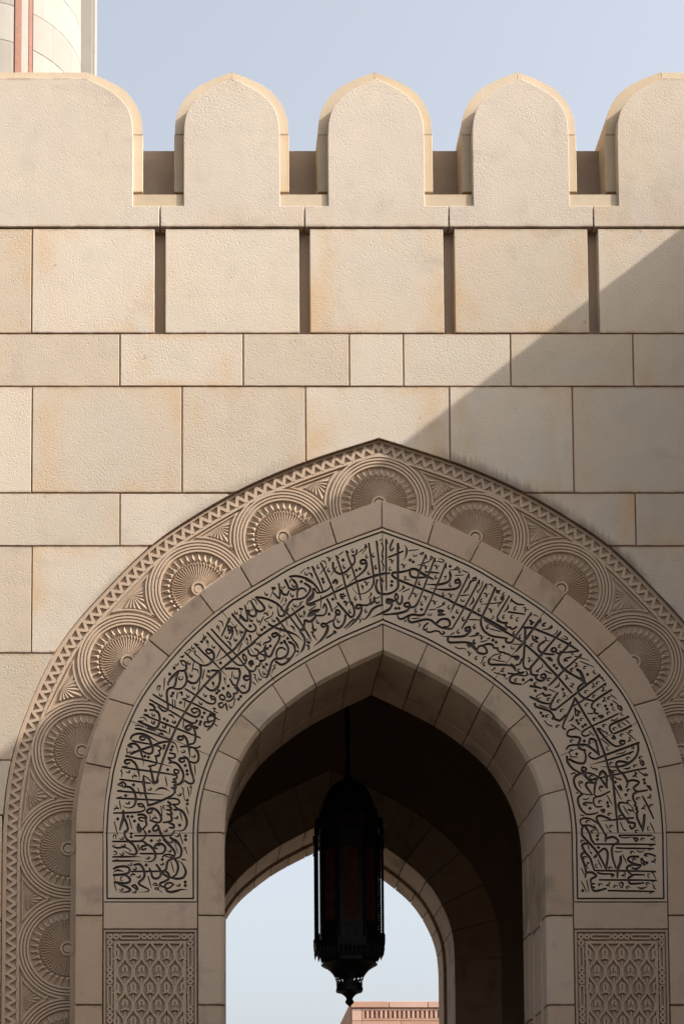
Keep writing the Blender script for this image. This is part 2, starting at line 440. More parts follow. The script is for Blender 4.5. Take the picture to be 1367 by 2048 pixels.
for t, b, js in courses:
    z1, z0 = PZ(t, 0), PZ(b, 0); my = (t+b)/2
    edges = [XL]
    segs = []; last = XL
    for j in js:
        if isinstance(j, tuple):
            segs.append((last, xw(j[1], my) + GAP)); last = xw(j[2], my) - GAP
        else:
            segs.append((last, xw(j, my))); last = xw(j, my)
    segs.append((last, XR))
    for a, c in segs:
        if z1 < cAo[0, 1] + 0.5:          # beside the straight flanks
            if a < 0: c = min(c, frz_x + GAP)
            else: a = max(a, -frz_x - GAP)
        if c - a > 0.05: block(a, c, z0, z1)
    # mortar bed behind the joints of this course, one run between slots
    runs_, st_ = [], segs[0][0]
    for (p0, p1), (q0, q1) in zip(segs, segs[1:]):
        if q0 - p1 > 0.01: runs_.append((st_ + 0.01, p1 - 0.01)); st_ = q0
    runs_.append((st_ + 0.01, segs[-1][1]))
    for a, c in runs_:
        parts_ = [(a, c)]
        if z1 < cAo[0, 1] + 0.5: parts_ = [(a, min(c, frz_x - 0.02)), (max(a, -frz_x + 0.02), c)]
        for u0, u1 in parts_:
            if u1 - u0 > 0.05: block(u0, u1, z0, z1, 'mortar_bed', M_MORTAR, 0.009, 0.0, 0.0)

# --- parapet: merlons cut with their base course
YS, YM = 0.0, 0.62
zb0, zb1 = PZ(455, 0), PZ(412, 0)
inner_arc = [(367.5, 272), (370, 241), (381, 212), (410, 184), (463.5, 156)]
outer_arc = [(350, 270), (353, 235), (366, 205), (389, 179), (425, 159), (463.5, 144.5)]
YC = 0.085
def rel(L, Y): return np.array([(P(a, b, Y)[0] - P(463.5, b, Y)[0], P(a, b, Y)[1]) for a, b in L])
ia = catmull(rel(inner_arc, YS), 8); oa = catmull(rel(outer_arc, YC), 8)
ia[-1, 0] = 0; oa[-1, 0] = 0
z_strip = PZ(385, YC)
zsp = oa[0, 1]
def hw_slab(): return -ia[0, 0]
def merlon(cx, bl, br, wl=0.0, wr=0.0):
    """cx centre; bl, br base joints; wl, wr extra straight length of a wide merlon either side"""
    m = prism('merlon', [(cx - wl + ia[0, 0] + 0.012, zb0+0.02)] + [(cx - wl + x + 0.012, z) for x, z in ia]
              + [(cx + wr - x - 0.012, z) for x, z in ia[::-1]] + [(cx + wr - ia[0, 0] - 0.012, zb0+0.02)], YC - 0.02, YM, M_COPE, gate)
    slab = [(bl, zb0 + GAP), (bl, zb1)] + [(cx - wl + ia[0, 0], zb1)] + [(cx - wl + x, z) for x, z in ia]
    slab += [(cx + wr - x, z) for x, z in ia[::-1]] + [(cx + wr - ia[0, 0], zb1), (br, zb1), (br, zb0 + GAP)]
    prism('front_slab', slab, YS + random.uniform(-0.004, 0.002), YC - 0.003, M_MERLON, m, 0.005, 2)
    inn = ia + np.array([0.006, -0.012])
    for sg in (-1, 1):
        ex = -wl if sg < 0 else wr
        f = lambda x: cx + ex + (x if sg < 0 else -x)
        arc = [(f(x), z) for x, z in oa] + [(f(x), z) for x, z in inn[::-1]]
        if sg < 0 and wl == 0 and wr == 0 or (sg > 0 and wl == 0 and wr == 0): pass
        arc = [(x, z) for x, z in arc]
        prism('coping', [(x, max(z, zsp + 0.003)) for x, z in arc], YC, YM + 0.01, M_COPE, m, 0.003, 1)
        prism('coping', [(f(oa[0, 0] - 0.004), z_strip), (f(oa[0, 0] - 0.004), zsp - 0.003), (f(inn[0, 0]), zsp - 0.003), (f(inn[0, 0]), z_strip)], YC - 0.006, YM + 0.01, M_COPE, m, 0.004, 1)
    if wl + wr > 0:
        n = 4; w = (wl + wr)/n
        for i in range(n):
            prism('coping', [(cx - wl + i*w + 0.002, oa[-1, 1]), (cx - wl + (i+1)*w - 0.002, oa[-1, 1]), (cx - wl + (i+1)*w - 0.002, inn[-1, 1]), (cx - wl + i*w + 0.002, inn[-1, 1])], YC, YM + 0.01, M_COPE, m, 0.003, 1)
    return m
jx = [xw(px, 434) for px in (320, 608.5, 896.5, 1185)]
pitch = (jx[3]-jx[0])/3
cxs = [xw(463.5, 280), xw(751.5, 280), xw(1040, 280)]
g2 = 0.006
for i, cx in enumerate(cxs):
    merlon(cx, jx[i] + g2, jx[i+1] - g2)
cl = xw(171, 150); cr = xw(1326, 150)
merlon(cl, XL, jx[0] - g2, wl=cl - XL - 0.5, wr=0.0)
merlon(cr, jx[3] + g2, XR, wl=0.0, wr=XR - cr - 0.5)
# sloping sills in the notches
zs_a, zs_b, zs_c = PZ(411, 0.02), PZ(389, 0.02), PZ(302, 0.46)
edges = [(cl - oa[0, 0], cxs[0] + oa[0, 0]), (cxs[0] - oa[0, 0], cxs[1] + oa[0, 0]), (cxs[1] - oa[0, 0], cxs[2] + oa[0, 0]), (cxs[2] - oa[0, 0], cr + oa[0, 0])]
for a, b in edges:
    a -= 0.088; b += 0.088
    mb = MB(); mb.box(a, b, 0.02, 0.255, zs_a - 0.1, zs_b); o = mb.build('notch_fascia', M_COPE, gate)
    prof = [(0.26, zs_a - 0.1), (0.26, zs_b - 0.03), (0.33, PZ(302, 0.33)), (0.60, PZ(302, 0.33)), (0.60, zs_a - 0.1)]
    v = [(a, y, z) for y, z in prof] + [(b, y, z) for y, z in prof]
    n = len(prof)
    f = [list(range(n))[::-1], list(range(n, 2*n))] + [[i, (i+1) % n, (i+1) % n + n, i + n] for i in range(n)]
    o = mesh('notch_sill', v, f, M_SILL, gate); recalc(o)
# bed of the parapet and the roof behind it
mb = MB(); mb.box(XL, XR, 0.09, 0.61, ZT - 0.001, zb1 - 0.03); mb.build('parapet_bed', M_CORE, gate)
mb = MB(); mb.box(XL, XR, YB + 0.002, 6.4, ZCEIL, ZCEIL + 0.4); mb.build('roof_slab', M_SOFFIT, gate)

# --- carved frieze round the arch
UF = unit(1200, YF)                                  # one drawing unit on the frieze plane
cF = curve(LA, YF)
zlow = 0.0
cFd = np.vstack([np.stack([np.full(40, cF[0, 0]), np.linspace(zlow, cF[0, 1], 40, endpoint=False)], 1), cF])
def half_strip(t):
    o = offset_raw(cFd, -t*UF); tr = offset(cFd, -t*UF)[-1]
    bad = o[:, 0] > 0; o[bad] = tr; o[-1] = tr
    return full(o)
def fillet(t0, t1, y0, name, y1=None):
    a, b = half_strip(t0), half_strip(t1); n = len(a); y1 = YF + 0.002 if y1 is None else y1
    v = [(x, y0, z) for x, z in a] + [(x, y0, z) for x, z in b] + [(x, y1, z) for x, z in a] + [(x, y1, z) for x, z in b]
    f = []
    for i in range(n-1):
        f += [(i, i+1, n+i+1, n+i), (2*n+i, 2*n+i+1, i+1, i), (n+i, n+i+1, 3*n+i+1, 3*n+i)]
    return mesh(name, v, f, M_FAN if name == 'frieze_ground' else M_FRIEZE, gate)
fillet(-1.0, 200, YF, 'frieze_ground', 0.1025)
fillet(0.5, 8, 0.036, 'frieze_fillet')
fillet(29, 34.5, 0.038, 'frieze_fillet')
fillet(134.5, 165, 0.036, 'frieze_border')
# zigzag ribbon
Ltot = arclen(cFd)[-1]
npit = int(round(Ltot/(21.5*UF)))
zz = []
oA = offset_raw(cFd, -10.5*UF); oB = offset_raw(cFd, -26.5*UF); sA = arclen(cFd)
def atc(cc, s): return np.array([np.interp(s, sA, cc[:, 0]), np.interp(s, sA, cc[:, 1])])
half = []
for i in range(2*npit):
    s = Ltot*(i/(2.0*npit)); half.append(atc(oA if i % 2 else oB, s))
half.append(np.array([0.0, atc(oA, Ltot)[1]]) if len(half) % 2 else np.array([0.0, atc(oB, Ltot)[1]]))
half = np.array(half)
mb = MB(); mb.ridge(full(half), 3.7*UF, 0.017, YF, top=0.80); mb.build('zigzag_ribbon', M_FRIEZE, gate)
# medallions
hubs = [(136, 2097), (136, 1898), (137, 1698), (164, 1503), (255.5, 1325), (397, 1179), (566, 1076)]
hubw = [np.array(P(a, b, YF)) for a, b in hubs]
hubw.append(np.array([0.0, PZ(1008, YF)]))
hubw += [h*np.array([-1, 1]) for h in hubw[:-1][::-1]]
def medallion(h, out):
    cx, cz = h; base = math.atan2(out[1], out[0]); span = math.radians(118)
    root = None
    def arc(r, n): return [(cx + r*UF*math.cos(a), cz + r*UF*math.sin(a)) for a in np.linspace(base-span, base+span, n)]
    mb = MB()
    for r in (98, 91.5, 85, 78.5): mb.ridge(arc(r, 64), 2.7*UF, 0.018, YF, top=0.66)
    root = mb.build('medallion', M_FRIEZE, gate)
    mb = MB(); nt = 34
    for k in range(nt):
        a = base + 2*math.pi*(k+0.5)/nt - math.pi
        if abs(math.atan2(math.sin(a-base), math.cos(a-base))) > span: continue
        d = math.pi/nt*0.97
        q = lambda r, aa, y: (cx + r*UF*math.cos(aa), y, cz + r*UF*math.sin(aa))
        v = [q(56.5, a-d, YF-0.006), q(56.5, a+d, YF-0.006), q(75, a, YF-0.007), q(62, a, YF-0.026), q(56.5, a-d, YF+0.002), q(56.5, a+d, YF+0.002), q(75, a, YF+0.002)]
        mb.add(v, [(0, 3, 2), (3, 1, 2), (0, 1, 3), (0, 2, 6, 4), (2, 1, 5, 6)])
    mb.build('sawtooth_ring', M_FRIEZE, root, fix=False)
    mb = MB(); nf = 54
    q = lambda r, aa, y: (cx + r*UF*math.cos(aa), y, cz + r*UF*math.sin(aa))
    for k in range(nf):
        a = base + 2*math.pi*k/nf - math.pi
        if abs(math.atan2(math.sin(a-base), math.cos(a-base))) > span: continue
        d = math.pi/nf
        hi, lo, tip = YF-0.019, YF-0.004, YF-0.020
        v = [q(14, a-d, YF-0.014), q(14, a, YF-0.0105), q(14, a+d, YF-0.014), q(49, a-d, hi), q(49, a, lo), q(49, a+d, hi), q(55.5, a, tip), q(55.5, a-d, YF), q(55.5, a+d, YF)]
        mb.add(v, [(0, 1, 4, 3), (1, 2, 5, 4), (3, 4, 6), (4, 5, 6), (3, 6, 7), (5, 8, 6)])
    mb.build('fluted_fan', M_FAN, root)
    mb = MB()
    mb.ridge([(cx + 12.5*UF*math.cos(a), cz + 12.5*UF*math.sin(a)) for a in np.linspace(0, 2*math.pi, 32, endpoint=False)], 3.4*UF, 0.024, YF, top=0.5, close=True)
    mb.ridge([(cx + 4.5*UF*math.cos(a), cz + 4.5*UF*math.sin(a)) for a in np.linspace(0, 2*math.pi, 20, endpoint=False)], 4.4*UF, 0.018, YF, top=0.8, close=True)
    mb.build('hub', M_FRIEZE, root, smooth=False)
    return root
cFfull = full(cFd); nFfull = normals(cFd); nFfull = np.vstack([nFfull, (nFfull*[-1, 1])[::-1][1:]])
def outward(h):
    i = int(np.argmin(((cFfull-h)**2).sum(1)))
    d = cFfull[i]-h
    return d/np.linalg.norm(d) if abs(h[0]) > 0.01 else np.array([0, 1.0])
outs = [outward(h) for h in hubw]
for h, o_ in zip(hubw, outs): medallion(h, o_)
# spandrels between neighbouring medallions
for (h0, h1) in zip(hubw[:-1], hubw[1:]):
    mid = (h0+h1)/2; o_ = outward(mid); tng = (h1-h0)/np.linalg.norm(h1-h0)
    R0 = np.linalg.norm(h1-h0)/2
    dist = float(np.min(np.linalg.norm(cFfull-mid, axis=1)))
    def tri(rad, tl):
        """curved triangle: two circle arcs about the hubs and the line tl inside the frieze edge"""
        zl = dist - tl*UF
        r = rad*UF
        top0 = math.acos(max(-1, min(1, R0/r))) if r > R0 else 0.0
        y_low = math.sqrt(max(r*r-R0*R0, 0))
        x_side = lambda y: R0 - math.sqrt(max(r*r-y*y, 0))
        ys = np.linspace(max(y_low, 1e-4), min(zl, r*0.97), 10)
        left = [(-x_side(y), y) for y in ys]; right = [(x_side(y), y) for y in ys[::-1]]
        return [mid + tng*a + o_*b for a, b in left + right], zl
    mb = MB()
    pts, zl = tri(106.5, 40.0); mb.ridge(pts, 2.4*UF, 0.013, YF, top=0.6, close=True)
    sp = mb.build('spandrel', M_FRIEZE, gate)
    mb = MB(); foot = mid + o_*(zl - 3.0*UF); n = 9
    pts2, zl2 = tri(112.5, 45.0)
    pp = np.array(pts2); cen = mid + o_*(zl - 6*UF)
    angs = np.linspace(math.radians(188), math.radians(352), n)
    fan = []
    for a in np.linspace(math.radians(185), math.radians(355), 2*n+1):
        d = tng*math.cos(a) + o_*math.sin(a)
        # length until the inner triangle is met
        best = 0.0
        for rr in np.linspace(2, 60, 59):
            q_ = cen + d*rr*UF
            la = (q_-mid)@tng; lb = (q_-mid)@o_
            if (q_-h0)@(q_-h0) < (111.0*UF)**2 or (q_-h1)@(q_-h1) < (111.0*UF)**2: break
            best = rr
        fan.append((d, best))
    v = [(cen[0], YF-0.014, cen[1])]; fcs = []
    for i, (d, b) in enumerate(fan):
        q_ = cen + d*max(b, 3)*UF; v.append((q_[0], YF - (0.015 if i % 2 else 0.002), q_[1]))
    for i in range(len(fan)-1): fcs.append((0, i+1, i+2))
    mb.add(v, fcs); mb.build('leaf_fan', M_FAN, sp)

# --- voussoirs of the outer ring and of the inner ring
def chamfered(name, A, Bq, Bc, y0, y1, c, mat, bev):
    """voussoir whose inner arris is cut back: Bc is the inner edge of the face, Bq the soffit"""
    n = len(A)
    l0 = [(x, y0, z) for x, z in A] + [(x, y0, z) for x, z in Bc[::-1]]
    l1 = [(x, y0 + c, z) for x, z in A] + [(x, y0 + c, z) for x, z in Bq[::-1]]
    l2 = [(x, y1, z) for x, z in A] + [(x, y1, z) for x, z in Bq[::-1]]
    m = 2*n; v = l0 + l1 + l2
    f = [list(range(m)), list(range(3*m-1, 2*m-1, -1))]
    for k in (0, m):
        f += [[k+i, k+m+i, k+m+(i+1) % m, k+(i+1) % m] for i in range(m)]
    o = mesh(name, v, f, mat, gate); recalc(o)
    if bev: bevel(o, bev)
    return o
def ring(cO, cI, joints, y0, y1, name, mat, bev=0.004, hg=0.0055, parent=None, cham=0.0):
    aO, aI = arclen(cO), arclen(cI)
    js = [(0.0, 0.0)]
    for (o_, i_) in joints: js.append((param(cO, P(*o_, YR)), param(cI, P(*i_, YR))))
    js.append((aO[-1], aI[-1]))
    for k in range(len(js)-1):
        sO = np.linspace(js[k][0]+hg, js[k+1][0]-hg, 9); sI = np.linspace(js[k][1]+hg, js[k+1][1]-hg, 9)
        A = at(cO, sO); Bq = at(cI, sI)
        if k == len(js)-2:      # crown stones meet on the axis
            A[-1, 0] = -0.004; Bq[-1, 0] = -0.004
        for s in (1, -1):
            poly = [(s*x, z) for x, z in A] + [(s*x, z) for x, z in Bq[::-1]]
            if cham:
                Bc = Bq + (A-Bq)*(cham/np.linalg.norm(A-Bq, axis=1)[:, None])
                if k == len(js)-2: Bc[-1, 0] = -0.004
                chamfered(name, [(s*x, z) for x, z in A], [(s*x, z) for x, z in Bq], [(s*x, z) for x, z in Bc], y0 + random.uniform(-0.0015, 0.0015), y1, cham, mat, bev)
                continue
            prism(name, poly, y0 + random.uniform(-0.0015, 0.0015), y1, mat, parent or gate, bev, 2)
i_s = 8                                                   # both curves start at py 1700; keep from the spring line
def from_spring(c, py=1665):
    z = PZ(py, YR); k = int(np.argmax(c[:, 1] > z)); x = np.interp(z, c[:, 1][:k+2], c[:, 0][:k+2])
    return np.vstack([[x, z], c[k:]])
sB, sC, sD, sE = map(from_spring, (cB, cC, cD, cE))
sCo = offset(sC, 0.006); sCo[-1, 0] = 0
ring(sB, sCo, [((172, 1526), (221, 1536)), ((217, 1397), (268, 1412)), ((297, 1279), (337, 1312)), ((397, 1186), (427, 1225)), ((478, 1129), (503, 1172)), ((566, 1082), (588, 1122)), ((657, 1038), (673, 1088))], YR, 0.12, 'voussoir', M_RING)
sDi = offset(sD, -0.006); sDi[-1, 0] = 0
ring(sDi, sE, [((406, 1578), (455, 1591)), ((434, 1500), (481, 1523)), ((483, 1430), (520, 1462)), ((545, 1370), (573, 1414)), ((612, 1328), (632, 1372)), ((676, 1288), (699, 1337))], YR, 0.52, 'inner_voussoir', M_INNER, 0.003, 0.004, cham=0.028)
# rear order of the soffit, a little narrower
sEi = offset(sE, -0.012); sEi[-1, 0] = 0; sEb = offset(sE, 0.16); sEb[-1, 0] = 0
ring(sEb, sEi, [((406, 1578), (455, 1591)), ((434, 1500), (481, 1523)), ((483, 1430), (520, 1462)), ((545, 1370), (573, 1414)), ((612, 1328), (632, 1372)), ((676, 1288), (699, 1337))], 0.525, YB + 0.02, 'soffit_lip', M_INNER, 0.003, 0.003)
# jamb blocks below the spring line
def zr(py): return PZ(py, YR)
jl = [1665, 1831, 2010, 2190, 2370, 2560, 3060]
for s in (1, -1):
    for a, b in zip(jl[:-1], jl[1:]):
        z1, z0 = zr(a) - 0.005, max(zr(b) + 0.005, 0.004)
        for (xo, xi, mat, name, yb, bv) in ((sB[0, 0], sCo[0, 0], M_RING, 'jamb_block', 0.12, 0.004), (sDi[0, 0], sE[0, 0], M_INNER, 'jamb_block', 0.52, 0.018)):
            if mat is M_INNER:
                chamfered(name, [(s*xo, z0), (s*xo, z1)], [(s*xi, z0), (s*xi, z1)], [(s*(xi-0.028), z0), (s*(xi-0.028), z1)], YR + random.uniform(-0.0015, 0.0015), yb, 0.028, mat, 0.003)
                continue
            prism(name, [(s*xo, z0), (s*xo, z1), (s*xi, z1), (s*xi, z0)], YR + random.uniform(-0.0015, 0.0015), yb, mat, gate, bv)
        prism('soffit_lip', [(s*sEb[0, 0], z0), (s*sEb[0, 0], z1), (s*sEi[0, 0], z1), (s*sEi[0, 0], z0)], 0.525, YB + 0.02, M_INNER, gate, 0.006)
    xo, xi = sCo[0, 0] + 0.010, sDi[0, 0] - 0.010
    prism('plain_slab', [(s*xo, zr(1857)), (s*xo, zr(1805)), (s*xi, zr(1805)), (s*xi, zr(1857))], YR + 0.001, 0.05, M_RING, gate, 0.003)
    # sunk frame on the reveal of the jamb
    xj = s*sE[0, 0]
    mb = MB()
    zt = zr(1830); 
    for (ya, yb2, za, zb) in ((0.02, 0.05, 1.0, zt), (0.36, 0.39, 1.0, zt), (0.05, 0.36, zt-0.03, zt)):
        mb.box(min(xj, xj - s*0.0)-0.012, max(xj, xj)+0.012, ya, yb2, za, zb)
    mb.build('reveal_frame', M_INNER, gate)
